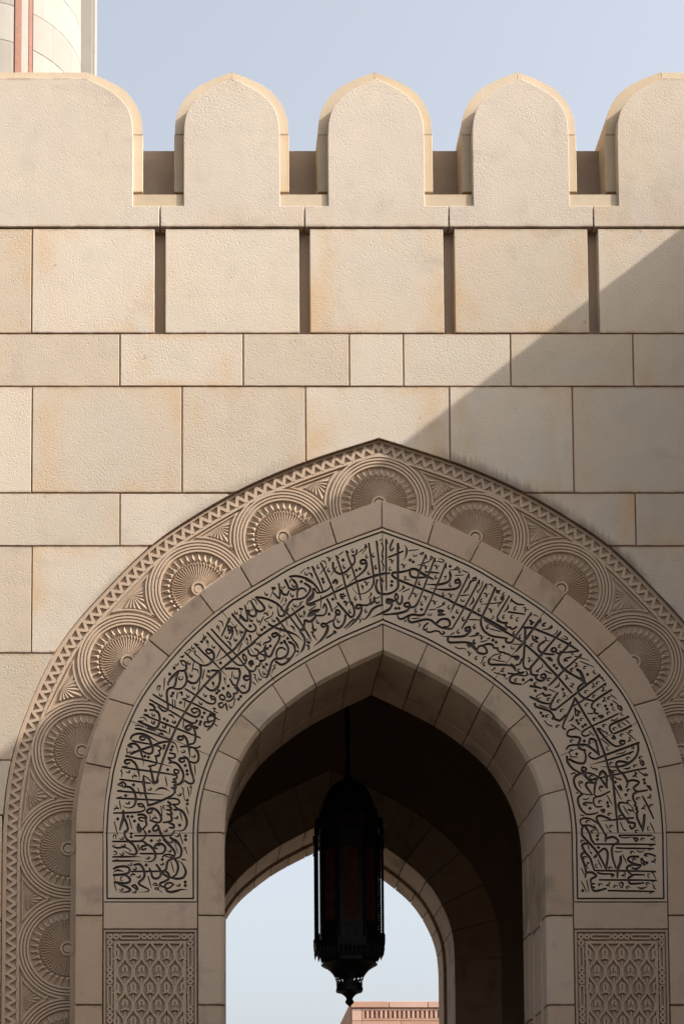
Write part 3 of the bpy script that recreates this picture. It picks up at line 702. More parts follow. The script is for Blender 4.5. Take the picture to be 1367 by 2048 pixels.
# ---------------------------------------------------------------- carved lettering (pen strokes)
# each '@ox oy' starts a tracing sheet (7.195 units to one drawing unit); strokes: T thick, U thick running out
# to a point, S slimmer, L slim running out, X broad, A crescent, M fine, N hairline, D/Q dots, c/v/w small marks
LETTERS = """
@210 1680
S115 22 545 20;U560 25 600 60 650 85 700 140 725 200 725 250 690 295 640 312 565 308;T600 75 540 90 525 115 550 140 590 125;T785 75 760 65 718 88 720 115 750 120;T745 60 800 50 855 85 870 130 840 185 800 198;S510 195 800 198
U330 0 400 60 450 140 455 185 430 208 370 203 300 175 262 148;A165 65 125 75 112 95 150 105 190 115 260 102 330 120 375 150 365 163 330 150;c265 75 0;c240 200 0;M125 165 150 162 172 190 150 212 125 200;L118 243 470 240 520 252;L118 302 470 300 525 312;M120 298 195 283;N464 70 490 155;N482 62 505 150
T130 412 200 385 270 378 330 390 358 430 340 470 280 490 150 500;M130 412 175 372;A118 470 160 440 210 438 280 460;T130 505 200 500 290 505 350 545 363 580 340 612 280 622 200 612 150 605;N130 515 150 600;M130 605 168 738;U160 610 230 645 310 675 363 710 345 738 290 750 195 748;w240 560 90;c230 710 0
c360 350 0;c425 410 0;v400 490 0;c480 525 0;U425 360 470 347 510 357 550 410 570 470 565 530 530 575 492 605 500 640 560 675 620 705 628 733 570 748 480 748;D593 360;D825 280;S390 452 840 450;T840 450 880 420 890 360 910 300 960 275 1000 270;T745 360 775 400 800 450 800 510 760 550 710 553 678 520 665 460 640 410
c610 258 0;c815 345 0;M620 525 668 685;M690 640 720 620 750 640 720 655 690 640;N740 640 790 685;M715 700 740 685 770 700 745 715 715 700;N765 710 820 755;T820 475 870 510 920 540 900 575 850 600 800 620 792 650 850 682;T845 450 900 470 935 540
T1000 270 1045 340 1050 420 1020 500 960 540;U960 545 1040 558 1120 543 1158 490 1158 430 1110 340 1040 285;M950 310 995 470;T850 0 920 70 980 130 1008 190 985 250 950 262;T1010 0 1060 50 1098 130 1098 200 1070 250 1020 262;S830 240 860 215 920 207 980 225;M870 235 920 245 975 240;c925 155 0;N1000 30 1048 190;M1105 0 1122 60
N1150 100 1165 115 1150 130 1135 115 1150 100;N1160 135 1185 200;M1100 275 1125 295;M1125 270 1165 295;S985 640 940 615 880 630 860 670 890 700 940 680 985 640;U870 680 890 730 950 750 1040 730 1100 712 1185 715;D1155 605;D1155 655;c1050 650 0;S390 665 430 645 468 690 465 715 430 690 400 670;c420 745 0
@210 1560
S120 885 350 882 480 880 545 860 588 800 580 750 560 720;X265 450 265 540 235 640 215 715;T275 540 310 620 330 690 320 730 287 750 290 810 330 870 400 935;S130 475 300 472 450 465 540 450 575 415 560 370;S560 375 530 345 485 342 482 365 520 385 560 385
T650 412 605 440 620 472 660 472 680 435;T640 410 700 410 760 450 803 520 808 580 780 608 730 608 650 580;N645 510 660 585;v715 540 0;M805 375 825 515;w850 395 90;T480 500 540 497 590 530 588 590 600 640 570 680 550 700;S590 560 530 540 487 550 500 580 550 593;X485 640 475 690 490 735 525 715 500 670
D330 525;D390 525;D425 590;D185 560;D640 740;D380 772;D378 818;D668 872;D298 225;D412 70;D1075 650;D1160 805;D1160 860;D1185 292;D1185 345;M135 600 185 795;M350 555 390 705;S430 803 640 800 920 800 980 770 998 730
T910 315 940 340 935 370 900 370;T935 385 955 410 940 430 890 430;T945 450 963 490 940 500 895 490;T950 520 963 570 930 600 840 610;T930 618 988 650 985 690 930 682;T740 645 702 680 692 725 740 730 765 700;T765 660 790 740 830 820 900 900 940 935;T940 830 1000 870 1060 930
c870 725 0;c1035 800 0;c770 865 0;c235 840 0;M125 835 125 790 160 800 160 850;c945 885 0;M1075 765 1120 920;U1000 430 1070 425 1130 470 1168 550 1178 630 1150 700 1090 733 1000 725;S910 270 980 265 1050 280 1073 320 1045 348 970 350;S980 350 1020 390 1045 425 990 430;M1080 455 1112 585;c1020 540 0;M1170 390 1205 495
T560 0 570 120 590 240 620 350;T620 365 700 345 830 290 960 225 1005 180;T1005 180 1000 130 960 110;S175 262 400 272 640 285 820 290;M180 255 245 240;L185 158 330 170 560 190 780 205 850 215;M185 150 245 150;M230 0 420 18 650 45;S240 30 290 50 292 100 260 100;U290 95 360 105 410 150 440 230 443 310 420 370 370 398 310 398 245 365
c225 72 0;c640 130 0;c325 330 0;v165 400 0;M210 300 228 420;M470 115 520 228;A715 165 770 125 830 115 890 135 930 160;N640 0 715 75;T690 0 720 40 755 30 762 0;M880 0 895 95;S970 30 1010 20 1020 60 990 75;S1000 80 1025 110 960 112;S1030 70 1080 60 1130 20;S1150 10 1210 50 1268 45 1285 0;c1065 210 0;M1105 105 1130 140 1125 180 1150 290;M1190 105 1215 245;M1240 80 1225 95 1240 110 1255 95;N1245 110 1228 210
@210 1440
T1085 0 1020 120 950 280 880 450 810 650 740 890;T735 900 700 890 670 760 650 680;S630 665 720 645 745 600 735 520 790 500;S440 125 560 150 740 215 940 290;M440 118 530 125;S485 20 640 85 700 110;M485 12 555 15;L790 0 775 70 740 130 690 145 630 135 565 100;L780 140 860 165 920 200;M935 115 925 205;S800 30 1000 110 1180 180 1367 255
M440 80 500 75 520 90 560 100;U370 270 390 230 450 200 540 200 640 240 720 285 790 325;T585 245 522 238 505 265 540 290 575 275;T590 240 640 280 670 350 688 410 680 465 640 488 580 470 545 450;S395 300 520 325 660 350;U375 490 450 455 560 415 680 375 800 325 920 310 990 325 1030 380 1055 500;M375 480 420 445
U335 365 380 342 450 350 500 410 530 500 550 580 555 670;X350 375 390 390;w345 455 0;M318 405 318 495;L300 520 520 565 740 615 960 670;M300 512 355 515;T365 575 312 573 285 600 312 632 355 615;U375 575 430 620 470 700 490 780 500 860;S250 680 480 715 780 755 980 785;M250 672 330 668;M250 715 228 730 250 760 240 790 235 820;c330 745 0;v425 800 0
S220 855 430 880 650 910;S190 930 260 895 300 925;T555 935 555 810;M560 800 620 840 700 925;D575 520;D625 535;D855 370;D845 405;D970 385;D950 430;D902 715;D1155 655;D1180 730;D1185 780;D1290 100;D1320 110;S720 370 780 380 808 420 770 440;S780 445 790 490 770 520 720 520;S930 475 1000 490 1008 530 970 548 910 540
T920 560 950 590 930 615;T930 615 990 610 1060 650 1120 750 1128 830 1090 900 1050 925;M870 820 890 935;S1060 725 1005 712 1000 760 1050 768 1065 735;S980 790 1030 800 1030 840 980 850;S1000 860 1020 900 970 895;T1125 238 1062 238 1050 270 1090 290 1125 268;U1130 225 1170 270 1200 370 1215 460 1222 560;T1235 75 1175 92 1170 130 1200 150 1235 128
T1245 60 1290 150 1303 250 1280 330 1220 350;S1090 385 1180 380 1270 400 1330 400 1367 380;T1300 420 1340 480 1348 550 1330 598 1290 618 1230 600;T1145 553 1085 553 1070 580 1110 606 1145 588;U1140 530 1190 560 1220 640 1240 740 1268 820 1273 885 1240 908 1150 885;M1290 650 1300 790;c1120 455 0;c1270 520 0;c850 95 0;c690 35 0;c990 30 0;v805 190 0;M1130 15 1125 115;S1140 0 1220 40 1300 40 1330 10
@250 1330
T1330 100 1200 230 1020 440 870 670 720 930;S405 425 560 520 720 610 860 670;T880 690 1000 745 1055 735 1078 690 1060 640 1000 622 955 640;S955 650 990 690 1040 670;S360 500 500 580 610 640;S640 655 800 750;S830 770 960 833 1015 828 1028 790;T770 95 740 180 728 260 700 318 640 335 605 380 605 480 620 620 600 658 550 662 480 600
X765 100 690 160 625 250 622 285;T880 0 880 60 830 85 790 80;T870 110 888 190 878 260 830 328 770 348 710 340;Q710 40;Q645 130;Q690 405;Q670 445;Q800 540;Q300 655;D565 775;D610 800;Q1205 90;Q1140 690;Q1110 750;Q1090 815;Q1075 855;Q1000 890;Q1035 905;Q1320 405;Q1350 370;M790 170 770 195 800 215 830 200 835 160;M570 185 558 360;M1140 70 1115 210;M1080 235 1050 370
M755 395 745 490;M685 495 685 630;M720 510 725 635;M860 530 852 620;M840 805 835 905;M465 355 470 310 505 300 500 340 480 375;c510 425 30;c985 320 30;c945 140 30;c1195 150 30;c900 440 30;c1150 430 30;c1085 545 30;c405 710 30;c400 825 30;c700 815 30;c560 885 30;T900 225 960 262 1030 248 1080 180 1090 100 1085 0;N980 0 965 100;N970 55 1040 75 1055 120
S870 345 1030 445 1180 540 1260 560 1300 530 1290 470 1230 437;S1230 440 1250 490 1300 500;S830 490 960 545 1100 610 1300 710;M830 485 895 480;S790 400 820 395 820 435;S1170 330 1230 370 1300 360 1350 300 1367 200;N1260 240 1280 265 1260 280 1255 250;N1280 270 1275 315;S1245 75 1330 80 1367 95
T360 560 400 580 430 620 410 648 360 645;T430 650 480 690 500 760 490 840 460 890 400 913 340 905;S275 715 400 770 500 810;S520 820 720 900;M280 710 345 715;S195 815 330 880 500 930;M195 805 270 805;M220 755 270 755 320 810;M150 870 210 870 260 900;A615 715 670 720 715 770;T940 840 958 880 920 928 872 920 872 890 910 875
T1225 710 1280 740 1290 790 1250 870 1190 935;S1250 730 1200 740 1187 780 1210 818 1255 800;S1210 830 1152 820 1142 860 1170 888 1215 880;M1260 625 1300 625 1280 660 1340 690;M1290 720 1320 770 1367 790;M1290 850 1330 880
@320 1230
S740 205 880 360 1020 500 1100 580 1200 700;S680 255 820 410 950 550 1020 630 1090 700 1150 725 1210 710 1243 650 1230 590 1200 562;S1190 570 1200 630 1230 660;U1240 230 1180 350 1080 480 950 580 860 640 780 665;T1367 390 1200 510 1080 610 870 790 720 930;S1040 0 1140 110 1230 200 1310 245 1367 215;S1000 45 890 300
L500 415 620 540 740 650 870 780 970 890;M500 415 570 430;S690 490 662 512 690 555 738 540;T690 490 750 520 778 590 760 650 700 710 630 728 570 710;S360 540 480 650 570 710;T580 720 590 800 580 880 550 930;M470 520 510 520 500 560 560 610 630 690;M385 520 430 490 440 520 405 555;M290 605 330 590 320 615 355 570;w245 705 -30
Q205 765;Q140 850;Q870 690;Q700 810;Q1295 160;D600 385;D630 345;S290 660 350 665 380 710 365 790 300 800;M295 665 330 720 370 720;S300 800 370 810;T370 830 390 900 380 935;X265 810 200 870 140 925;M485 680 460 815;M480 770 540 790 550 830;M640 790 610 925;M870 495 808 625;M1180 405 1115 535;M1040 815 1030 915
c470 465 30;c640 300 30;c765 450 30;c415 685 30;c440 870 30;c690 870 30;c955 315 30;c1080 350 30;c1165 235 30;c1305 70 30;c1080 890 30;M830 150 850 180 825 190 815 160 830 150;N850 190 855 245;M845 85 890 100 910 165;M675 360 695 390 670 395 665 365;N690 400 695 455;S985 160 985 200 1035 240 990 262;S1010 160 1045 240 1035 300 1005 350
M1040 175 1080 180 1100 135;M1085 185 1115 290;A955 375 1000 395 1025 465;M1285 290 1305 320 1280 310;M1240 330 1260 360 1235 352;N1300 330 1310 380;N1260 370 1265 420;N1140 0 1150 60;S1160 0 1210 60 1250 85 1260 30;M1265 500 1290 560 1340 590 1367 580;S1320 655 1280 680 1300 710 1340 700 1300 740;S1220 730 1280 800 1340 810 1367 790;T945 772 1050 770 1140 780;T1140 790 1148 860 1120 935;M945 765 1010 755;T1230 870 1202 900 1212 930;S1230 870 1280 880 1290 830;S740 800 800 800 860 800;T860 840 860 935
@400 1290
T560 345 575 400 560 480 530 575;S530 578 480 573 430 490;T710 380 725 450 723 560 700 650 650 688 590 678 530 600;T700 450 645 452 640 490 670 510 700 490;v630 590 20;S500 610 538 650 530 690 480 700;S490 700 480 760 420 808 380 800;S400 672 387 720 410 748 445 738 400 672;S310 712 282 740 300 778 345 788 355 745 310 712;S320 832 273 842 282 890 320 898 345 855;S370 840 390 935
Q405 590;Q335 625;Q270 660;Q240 690;Q585 740;Q555 780;Q955 280;Q915 320;Q820 190;Q1010 15;Q970 50;T290 400 290 500 260 590 200 648 140 648 80 600;M175 530 200 545 190 560 170 545;N200 555 195 605;M345 465 365 490 340 500;N360 500 365 560;M505 770 475 890;c435 880 30;c70 720 30
S640 300 700 360 760 383 800 350;S800 350 810 310 850 300 860 260;S860 230 890 220;S870 130 920 150 938 200 900 230 880 240;S760 238 705 255 722 285 768 270;S690 70 710 130 760 158 830 150;S830 130 900 90 930 40 945 0;S790 55 830 80 850 110;M845 350 870 430 920 468 960 460;T960 460 1000 360 1030 250 1080 200;T1080 200 1180 190 1250 140 1268 60 1250 0;S1110 190 1097 130 1120 60 1180 37 1230 70
T1090 240 1170 283 1250 248 1320 170 1367 90;T930 40 940 120 980 168 1020 150 1060 60 1090 0;c915 400 30;c855 480 30;c1250 180 30;M765 420 800 430 790 470 840 545;M760 530 800 575;M1090 285 1060 300 1080 330 1050 350 1030 410
@440 1160
S175 485 260 590 370 710 430 743 490 738 518 700 500 650 475 630;S360 370 380 460 398 560 380 592 330 570 280 510;S280 412 325 420;N305 430 300 520 275 580;T405 440 430 508 490 523 518 490 510 430 440 300;T500 420 560 452 620 438 638 400 600 340 520 260;T515 250 600 255 720 290 830 350 900 430 930 490;M465 270 510 295 530 350;N415 295 385 355;w445 425 -20
S845 55 860 150 855 250 840 262 770 190;S745 110 790 115 755 140;N765 150 720 250;T880 150 900 198 960 213 990 160;T935 0 990 110;T985 110 1050 143 1108 110 1090 40 1060 0;M1000 0 1010 45;w910 100 -20;c1050 80 30;Q435 662;Q640 680;Q600 715;D1165 25;D970 840;D880 905;D925 880
T1220 50 1290 100 1288 160 1230 240 1150 273 1050 280;S1110 250 1110 170 1150 122 1210 127 1235 165;U1050 280 990 340 950 430 920 500 880 523 840 490 820 350;N910 250 875 330;M940 260 955 290 930 295;N950 300 930 360;N915 350 860 450;T1200 380 1050 490 900 590 760 680 600 790 440 925
c720 380 30;c545 580 30;c765 575 30;c550 770 30;c445 570 30;c225 465 30;c660 195 30;c1030 215 30;c1070 360 30;c1150 505 30;c305 735 30;c220 850 30;c90 815 30;c1265 875 30;v670 480 20;M760 460 740 520 640 575 700 610;M625 525 568 655;T815 545 850 590;U700 635 780 680 860 710 960 740 1090 790 1190 880;S880 630 960 740 1040 850 1110 930
S1010 540 1100 660 1150 718 1200 718 1210 680 1220 600;S1080 490 1150 600 1200 680;T1150 740 1210 830 1220 930;L1220 710 1280 810 1325 890;T1220 580 1290 600 1340 560 1367 520;X1275 505 1310 465 1360 450;S1290 520 1367 490;M1205 440 1220 475 1195 465;N1215 480 1195 540;M1030 400 1060 450;N990 410 960 470;S965 480 985 500;N940 510 970 660;T1340 180 1330 250 1260 310 1252 348 1300 363 1367 345;N1280 435 1367 380
A1000 655 1050 680 1075 740;M1190 310 1150 330 1160 350 1100 400;S140 560 25 800;S120 680 122 730 175 740 130 768;M150 660 190 740 150 860;M180 680 220 680 240 640;M215 690 255 790;T370 730 330 840 240 935;M380 830 395 860 370 850;N395 865 405 920;M425 785 440 810 415 805;N445 825 445 885;T800 762 750 782 770 820 815 800;T800 760 850 800 848 860 810 930;S700 820 730 850 700 890 650 900 620 930;v565 920 20;w905 800 -20;M880 680 855 765;M1310 750 1340 760 1330 790 1367 810;M1320 610 1340 700 1367 720;T1240 0 1310 30 1367 70
@500 1250
U785 270 755 350 712 415;L660 270 705 350;T560 245 630 290 650 378;S560 245 600 250;T490 240 530 288;M670 375 695 370 680 390 700 395;N655 450 700 415;c835 240 30;M825 295 840 300 840 350;U1110 30 1090 110 1030 210 980 250 920 300;M890 30 905 75 940 85 955 50;M875 100 905 100 900 140 960 220;S1100 185 1160 150 1195 122;M1190 120 1215 85 1235 110 1195 125
@580 1080
S315 385 400 560 470 730;M315 375 360 430;S440 330 520 500 600 680 660 850;S660 230 740 450 800 680 880 930;M660 220 705 265;S805 160 890 400 960 620 1015 860;M805 150 845 190;L1130 50 1160 250 1198 510 1198 620 1150 710 1060 768 960 768 900 690 895 650;S1240 20 1270 280 1310 700 1320 930;M1240 10 1265 75;S1250 570 1228 670 1260 758 1330 773 1367 770
T1367 480 1190 525 960 600 800 680 620 760 440 850 300 908 245 912;T245 905 255 860 320 780 330 700;S350 700 390 758 480 745 560 700 590 650;X620 615 650 580 675 605 665 630;U1085 330 1035 342 1010 320 1030 290 1078 292 1098 350 1078 420 1000 500 930 550 840 630;D950 435;D1000 415;D760 290;D465 560;D480 605;D160 600;D612 852
T615 330 620 400 660 463 730 488 800 458 880 380 928 310 920 240 890 220;S900 225 950 200 955 140;M670 385 585 505;M455 300 500 310 520 360;M520 380 425 490;v565 270 0;v830 515 0;v1100 620 0;v810 900 0;c400 380 45;c555 430 45;c775 380 45;c900 150 45;c1100 230 60;c1195 215 60;c1230 385 60;c1130 465 60;c225 480 30;c940 835 60;c45 655 30;c25 790 30
N210 410 140 485;N250 390 275 400 260 425 240 410 250 390;A260 465 310 500 320 560;M760 170 690 220;M655 705 755 635;M1050 130 985 180;S1080 68 1095 100 1070 110;N1090 120 1040 195;T0 525 100 520 220 550 320 610 390 690 420 740;S20 560 90 640 90 700 50 713 0 695;M445 800 440 930;S530 850 575 930;S770 778 722 788 740 818 795 800;S730 830 765 845;A1010 645 1040 670 1040 720
M1310 40 1335 110 1320 180 1335 250 1320 320 1345 380 1330 450;M1155 755 1170 780 1145 790;N1165 800 1120 835;M1290 815 1220 850;w1260 890 0;S1210 820 1208 880 1170 918 1120 930
@600 1170
S390 205 430 290 460 380;T540 260 620 350 690 430 730 462 768 440 778 370 745 250;T650 440 638 520 590 598 530 622 490 590 475 530;S770 490 640 615;T865 285 815 292 806 328 840 340 875 310;U880 290 878 380 830 470 740 570 650 645;S880 290 960 290 1010 260 1050 240 1060 180;S1010 200 1010 250;w1110 250 0;M1085 195 1150 165;U1180 285 1100 310 1030 360 980 440 920 493 880 478 870 450;T1325 215 1255 205 1245 248 1300 262 1335 240;U1320 280 1280 350 1180 400 1080 445 1010 470
S1200 425 1300 420 1367 405;c795 190 60;c945 365 60;c715 375 60;c250 525 40;c545 510 40;v660 265 0;M175 530 190 610 220 655 230 620;c115 800 40;M850 490 870 510 850 545;D415 420;T375 562 315 555 310 590 340 602 385 572;U400 590 390 670 320 770 250 840 190 885;S390 550 440 520 490 500 510 440 540 410;T568 420 525 428 513 380 540 358 572 390;S330 440 370 400 378 330 350 272 330 330;S250 440 330 440
S110 450 160 380 280 350;X140 412 200 390 265 372;T230 440 190 500 130 528 70 510 50 600 20 640;M225 300 130 370;N295 240 300 330;M535 300 475 355;M480 660 515 690 460 700;M460 710 375 765;M55 385 70 415 45 405;N65 420 45 470;M155 680 185 680 180 720 240 795;S100 870 125 880 120 930
@750 1070
S155 70 155 430 158 790;M155 60 180 125;T325 130 325 400 325 640 328 740 290 798 200 843 90 852 30 800 12 720 30 650;M325 120 350 195;M100 60 60 80;M100 120 115 200 95 290 110 350 90 380 125 440 105 520;S255 70 217 160 217 215 240 222 260 190;S190 320 300 275 395 235;A420 140 450 200 445 280 410 360;M480 225 620 210;w575 290 0;M640 270 690 250 680 280 640 275;D500 360;D545 385;D1075 450;D238 670;D232 725
S725 290 650 480 560 750 480 920;M725 280 740 355;S855 335 770 560 690 780 630 930;S1015 410 930 620 860 780 800 930;M855 330 865 400;M1015 405 1020 490;M800 300 825 330 790 350 800 300;M790 370 720 400 605 437;M890 375 960 390 985 375 960 345 910 345;v240 370 0;v410 440 0;v725 455 0;v885 455 0;v580 860 0;v725 900 0;v1085 865 0;c215 480 120;c875 600 120;c635 690 120;c1080 715 120;c980 845 120;c1215 510 120;c110 640 120;c10 460 120
T240 575 260 542 340 538 430 520 500 500;T500 500 500 570 540 608 640 613 750 605;X520 492 580 492 660 545 760 600 830 635;T240 575 280 615 380 665 540 730 700 790 860 850 1050 930;T0 580 100 560 205 548;S720 530 910 545;M415 595 440 605 420 640 500 645;U1070 535 1078 620 1050 668 980 700 880 715 780 710 690 700;M1070 530 1100 590;M990 600 1015 590 1010 620 990 645;M1140 490 1180 460 1185 490 1060 505
T1205 645 1155 652 1153 688 1198 688;U1190 632 1220 680 1200 748 1120 780 960 785 780 765;M1150 580 1270 575;M1250 510 1290 525 1340 545;S1345 565 1260 740 1170 930;A1365 650 1330 770 1270 830;M1230 870 1350 860;M400 730 420 760 390 770 400 730;N390 780 340 810;M490 775 390 820
@770 1170
T85 220 25 224 24 256 60 258 95 235;S150 125 137 180 160 218 183 180 165 122;S100 232 150 222;T160 230 200 276 238 240 243 160;S90 270 70 330 0 375;T335 255 285 265 275 298 320 315 355 290 338 258;U350 310 310 370 200 405 100 420 0 422;T360 320 420 313 455 275 486 210;S656 210 600 330 560 420;T560 420 500 438 400 425 320 450 240 488 192 478 175 430;D150 335;D195 335;D520 350;D975 465
c525 260 120;c440 360 120;c915 315 120;c1035 375 120;c1120 485 120;c1280 600 120;c1050 665 120;v710 245 0;M850 245 820 270 850 280 850 245;M830 290 735 330;M625 360 740 345;w640 420 0;T830 372 775 362 765 388 810 400;T765 430 855 425;T340 450 332 508 380 538 470 520 580 495 660 510 720 560 800 610 900 633 960 628;T730 555 800 497 890 492 928 540 908 598 840 603
L1025 210 980 300 930 415;S1320 0 1140 320 1050 480 960 630;L1367 150 1240 380 1160 540 1100 615;T906 210 1000 265 1130 320 1250 385 1367 445;w1110 220 20;M1085 155 1205 140;A1255 165 1265 230 1200 310;M385 485 500 475;M280 500 295 515 270 535;M485 550 500 575 470 605;S610 548 562 590 550 638 580 648 600 625;S595 670 640 680 720 660 780 670;S785 690 820 708 850 690 830 672
T1205 605 1155 622 1155 655 1198 657 1212 625;U1210 670 1170 720 1100 740 980 745 800 732;M990 685 930 720;T900 765 902 808 940 828 1050 825 1150 825 1220 860 1290 930;M1210 495 1350 500;M1290 720 1330 690 1330 720 1290 735;M1290 735 1200 740;c1280 820 120;M1000 890 1060 915 1120 910 1160 930
@920 1130
S270 220 160 430 50 620;S370 275 260 480 150 680 20 910;T500 330 400 560 310 750 290 830 320 930;M125 130 125 200;M270 215 275 290;M380 270 370 350;S180 195 220 182 225 218;S200 220 150 240 110 320 50 400;M320 235 310 300 270 360 240 375 250 395 270 385;M400 280 440 275 450 305 480 300;S520 365 540 385;S565 370 520 390 560 405
c625 415 120;c510 480 120;c305 505 120;c275 640 120;c45 770 120;c205 880 120;c395 880 120;c790 620 120;c625 740 120;c740 740 120;c820 780 120;c1205 850 120;v375 425 0;v440 650 0;v940 640 20;v1020 820 20;w30 505 20;S590 460 620 470 610 498 580 488 590 460;M620 500 580 535 430 555 290 563;M590 540 540 580 545 605
S700 450 600 620 532 740 542 788 600 823 670 825;S650 840 660 890 720 900;S710 890 750 923 800 890;A680 550 680 620 615 685;S730 500 780 540 830 565 910 572;M740 480 715 545;S690 675 920 707;S1015 690 940 810 870 930;M1015 685 1015 740;M1040 710 1080 725 1115 740;S1155 780 1090 870 1030 930;M1160 770 1150 840;M1280 900 1310 870 1310 905 1200 925;M0 440 125 430;A185 455 185 520 120 595;T0 590 150 655 320 745 500 840 660 930;M130 785 270 792;M470 730 470 760 435 780;T915 900 1000 900 1100 925;M430 920 490 935
@930 1240
T280 0 450 100 700 240 810 310;T880 370 1060 530 1200 680 1340 820;T220 0 230 90 280 170 380 230 500 250 600 265;T580 275 583 310 620 327 668 318 700 260;S880 0 780 150 700 260;S450 10 510 35 600 50;S570 60 600 100;S620 100 680 130 740 100;T860 110 855 300 840 500 830 620 850 688 900 708 940 688;T940 680 1060 540 1180 390 1310 240 1367 170;T860 115 940 110 1050 150 1250 230 1367 290;S1060 10 950 170 820 350 730 450
M355 125 515 170;c320 95 120;c135 90 120;c705 180 120;c790 235 120;c960 355 140;c125 305 120;c160 540 120;c275 630 120;c500 530 130;c545 720 130;c770 720 130;c730 860 130;c1130 65 140;c1205 850 150;v960 40 20;v235 245 10;v60 480 10;v890 775 30;v925 575 30;T60 105 5 115;T60 100 68 160 0 215;M150 190 190 185 180 210 150 205;M150 220 50 237;M310 270 345 260 340 285;M310 295 210 317;D395 290;D440 320;D545 385;Q830 860;Q945 860;Q1275 655;Q1310 695
T0 320 80 340 150 420 180 468 260 488 308 468 298 420 250 372 190 382 172 420;X35 355 60 385;T250 370 320 345 388 358 410 400 470 405;S460 430 500 460 560 465;S560 480 610 490 660 520;X700 530 755 530 738 565 705 545;S660 520 700 530;M510 485 410 505 350 560;T350 560 332 600 360 638 460 643 580 645 660 660;X660 642 705 690 718 725;S720 650 780 630 808 560;M385 560 450 580 530 595 580 605;M680 345 790 350;w680 400 30
S960 230 980 290 1030 320;S1000 240 1040 260 1000 280 1040 318;T1130 310 1062 360 1048 420 1090 468 1180 490 1270 495;M1140 240 1160 270 1150 295 1210 300;T1260 403 1234 430 1260 458 1305 438 1288 398;S1300 470 1350 490;M1160 540 1240 590 1240 560 1200 530;M1110 640 1100 680 1040 720 1015 740 1050 745 1050 715;M1145 730 1240 770;T940 690 942 760 980 793 1040 790;T1020 800 1013 840 1060 872 1120 867 1155 820 1138 778 1093 792 1093 828 1135 830
M250 540 300 520;M260 540 240 600 210 630;M375 725 430 690 410 685;M415 755 540 790;S530 790 568 787 560 818;M580 850 605 830;S615 765 850 805;T830 755 700 790 643 830 645 888 700 913 800 925;M920 860 830 925;T1367 460 1332 560 1342 640;S1367 780 1220 930
@1060 1230
T430 360 560 430 690 515;S690 520 480 540;S430 260 350 350;T575 395 500 490 412 590 402 660 440 740 500 800 600 860 740 920;S730 565 600 690 480 790 350 920;M730 560 720 610;X672 785 720 830 758 930;M590 550 610 565 590 575;M630 590 840 652;M715 665 915 750;c425 440 130;c600 780 150;c790 750 150;c205 135 130;S580 605 502 630 485 658 530 658;v665 725 40;v525 905 40;w920 825 60;Q820 855;Q340 725;Q375 765
M385 220 375 260 330 285;M270 180 310 160 300 190 270 200 170 210;M480 300 530 330 520 355 470 340 445 320;M240 610 310 640 290 660 250 630;M205 800 300 845;S1000 865 890 935;M1000 890 1040 900
@1060 1330
S500 60 380 180 260 295;T230 0 390 170 490 290 590 400;T430 0 500 70 620 150 730 215;X670 65 720 100 760 190 798 305;T730 215 790 260;T990 145 900 220 800 290 690 380 540 500 360 640;T360 640 302 638 283 590 330 490 390 400;T750 270 692 320 682 380 720 440 800 490 920 520;S1080 265 950 360 780 490 700 540 600 600;T1160 360 1030 440 920 520 882 570 884 618 930 640;T920 640 922 688 970 700;X985 738 1035 740 1010 762;M990 140 975 185;M1085 260 1070 310
w925 105 60;w1200 635 60;w1280 870 60;w1315 705 60;M1010 190 1040 200 1050 230 1070 215;c970 255 150;c805 380 150;c920 445 150;c1135 470 150;c810 570 150;c985 575 160;c1125 690 160;c925 775 160;c1065 870 160;c740 780 160;c455 650 150;c265 490 150;c410 515 150;c270 205 150;c75 265 140;c245 730 150;c395 880 160;c600 65 140;v525 185 40;v910 300 40;v1050 355 40;v1065 505 50;v490 435 40;M590 265 620 270 600 300 570 300 610 330
Q820 135;Q465 350;Q70 370;Q1075 590;Q1100 635;Q1165 570;Q150 690;Q180 735;Q665 800;Q690 840;Q750 885;Q790 860;Q15 215;A415 245 400 300 330 335;M265 350 365 390;M120 575 255 620;M1145 420 1240 490;M1180 510 1270 580;S1250 590 1300 600 1308 648 1260 620;X190 325 220 350 215 320;T0 305 80 315 150 335;T180 410 210 440 290 430;M170 400 90 450 90 490 150 470;T0 460 80 500 180 545 290 560;M210 85 300 125
T60 560 80 600 180 630 280 670 340 740;X335 745 315 778;T340 770 400 798 440 788 500 720;T640 480 590 600 530 720 480 830 463 898 500 925;T640 480 690 560 770 700 850 830 900 910;S1260 700 1080 790 900 870 780 930;S640 620 650 720 680 725;S660 650 708 678 682 692 690 725;A620 720 600 780 540 812;M820 695 880 700 895 690 880 710;S1367 760 1200 830 1142 890 1140 930;M1255 760 1220 790 1160 800 1180 780;M585 855 690 925;M200 800 240 850 280 870 310 872 290 892;M960 910 1010 930
@1130 1430
T385 165 470 330 560 560 620 790 660 935;S400 150 300 200 238 250 247 293 290 303 345 280;T900 25 780 85 652 140 634 200 670 260;X690 305 705 335 668 328;T940 155 840 210 700 268;T460 200 540 300 640 400 720 448 790 440;T845 373 793 373 784 400 820 427 855 398;M490 185 540 235 590 250 605 270 570 275;c560 150 160;c710 195 160;c815 285 160;c940 235 160;c905 620 165;c1085 610 165;c1005 730 165;c660 695 165;c710 810 165;c370 885 165;c95 370 160;c425 60 160;v925 360 50;v1000 870 60;w785 150 65;w605 485 70
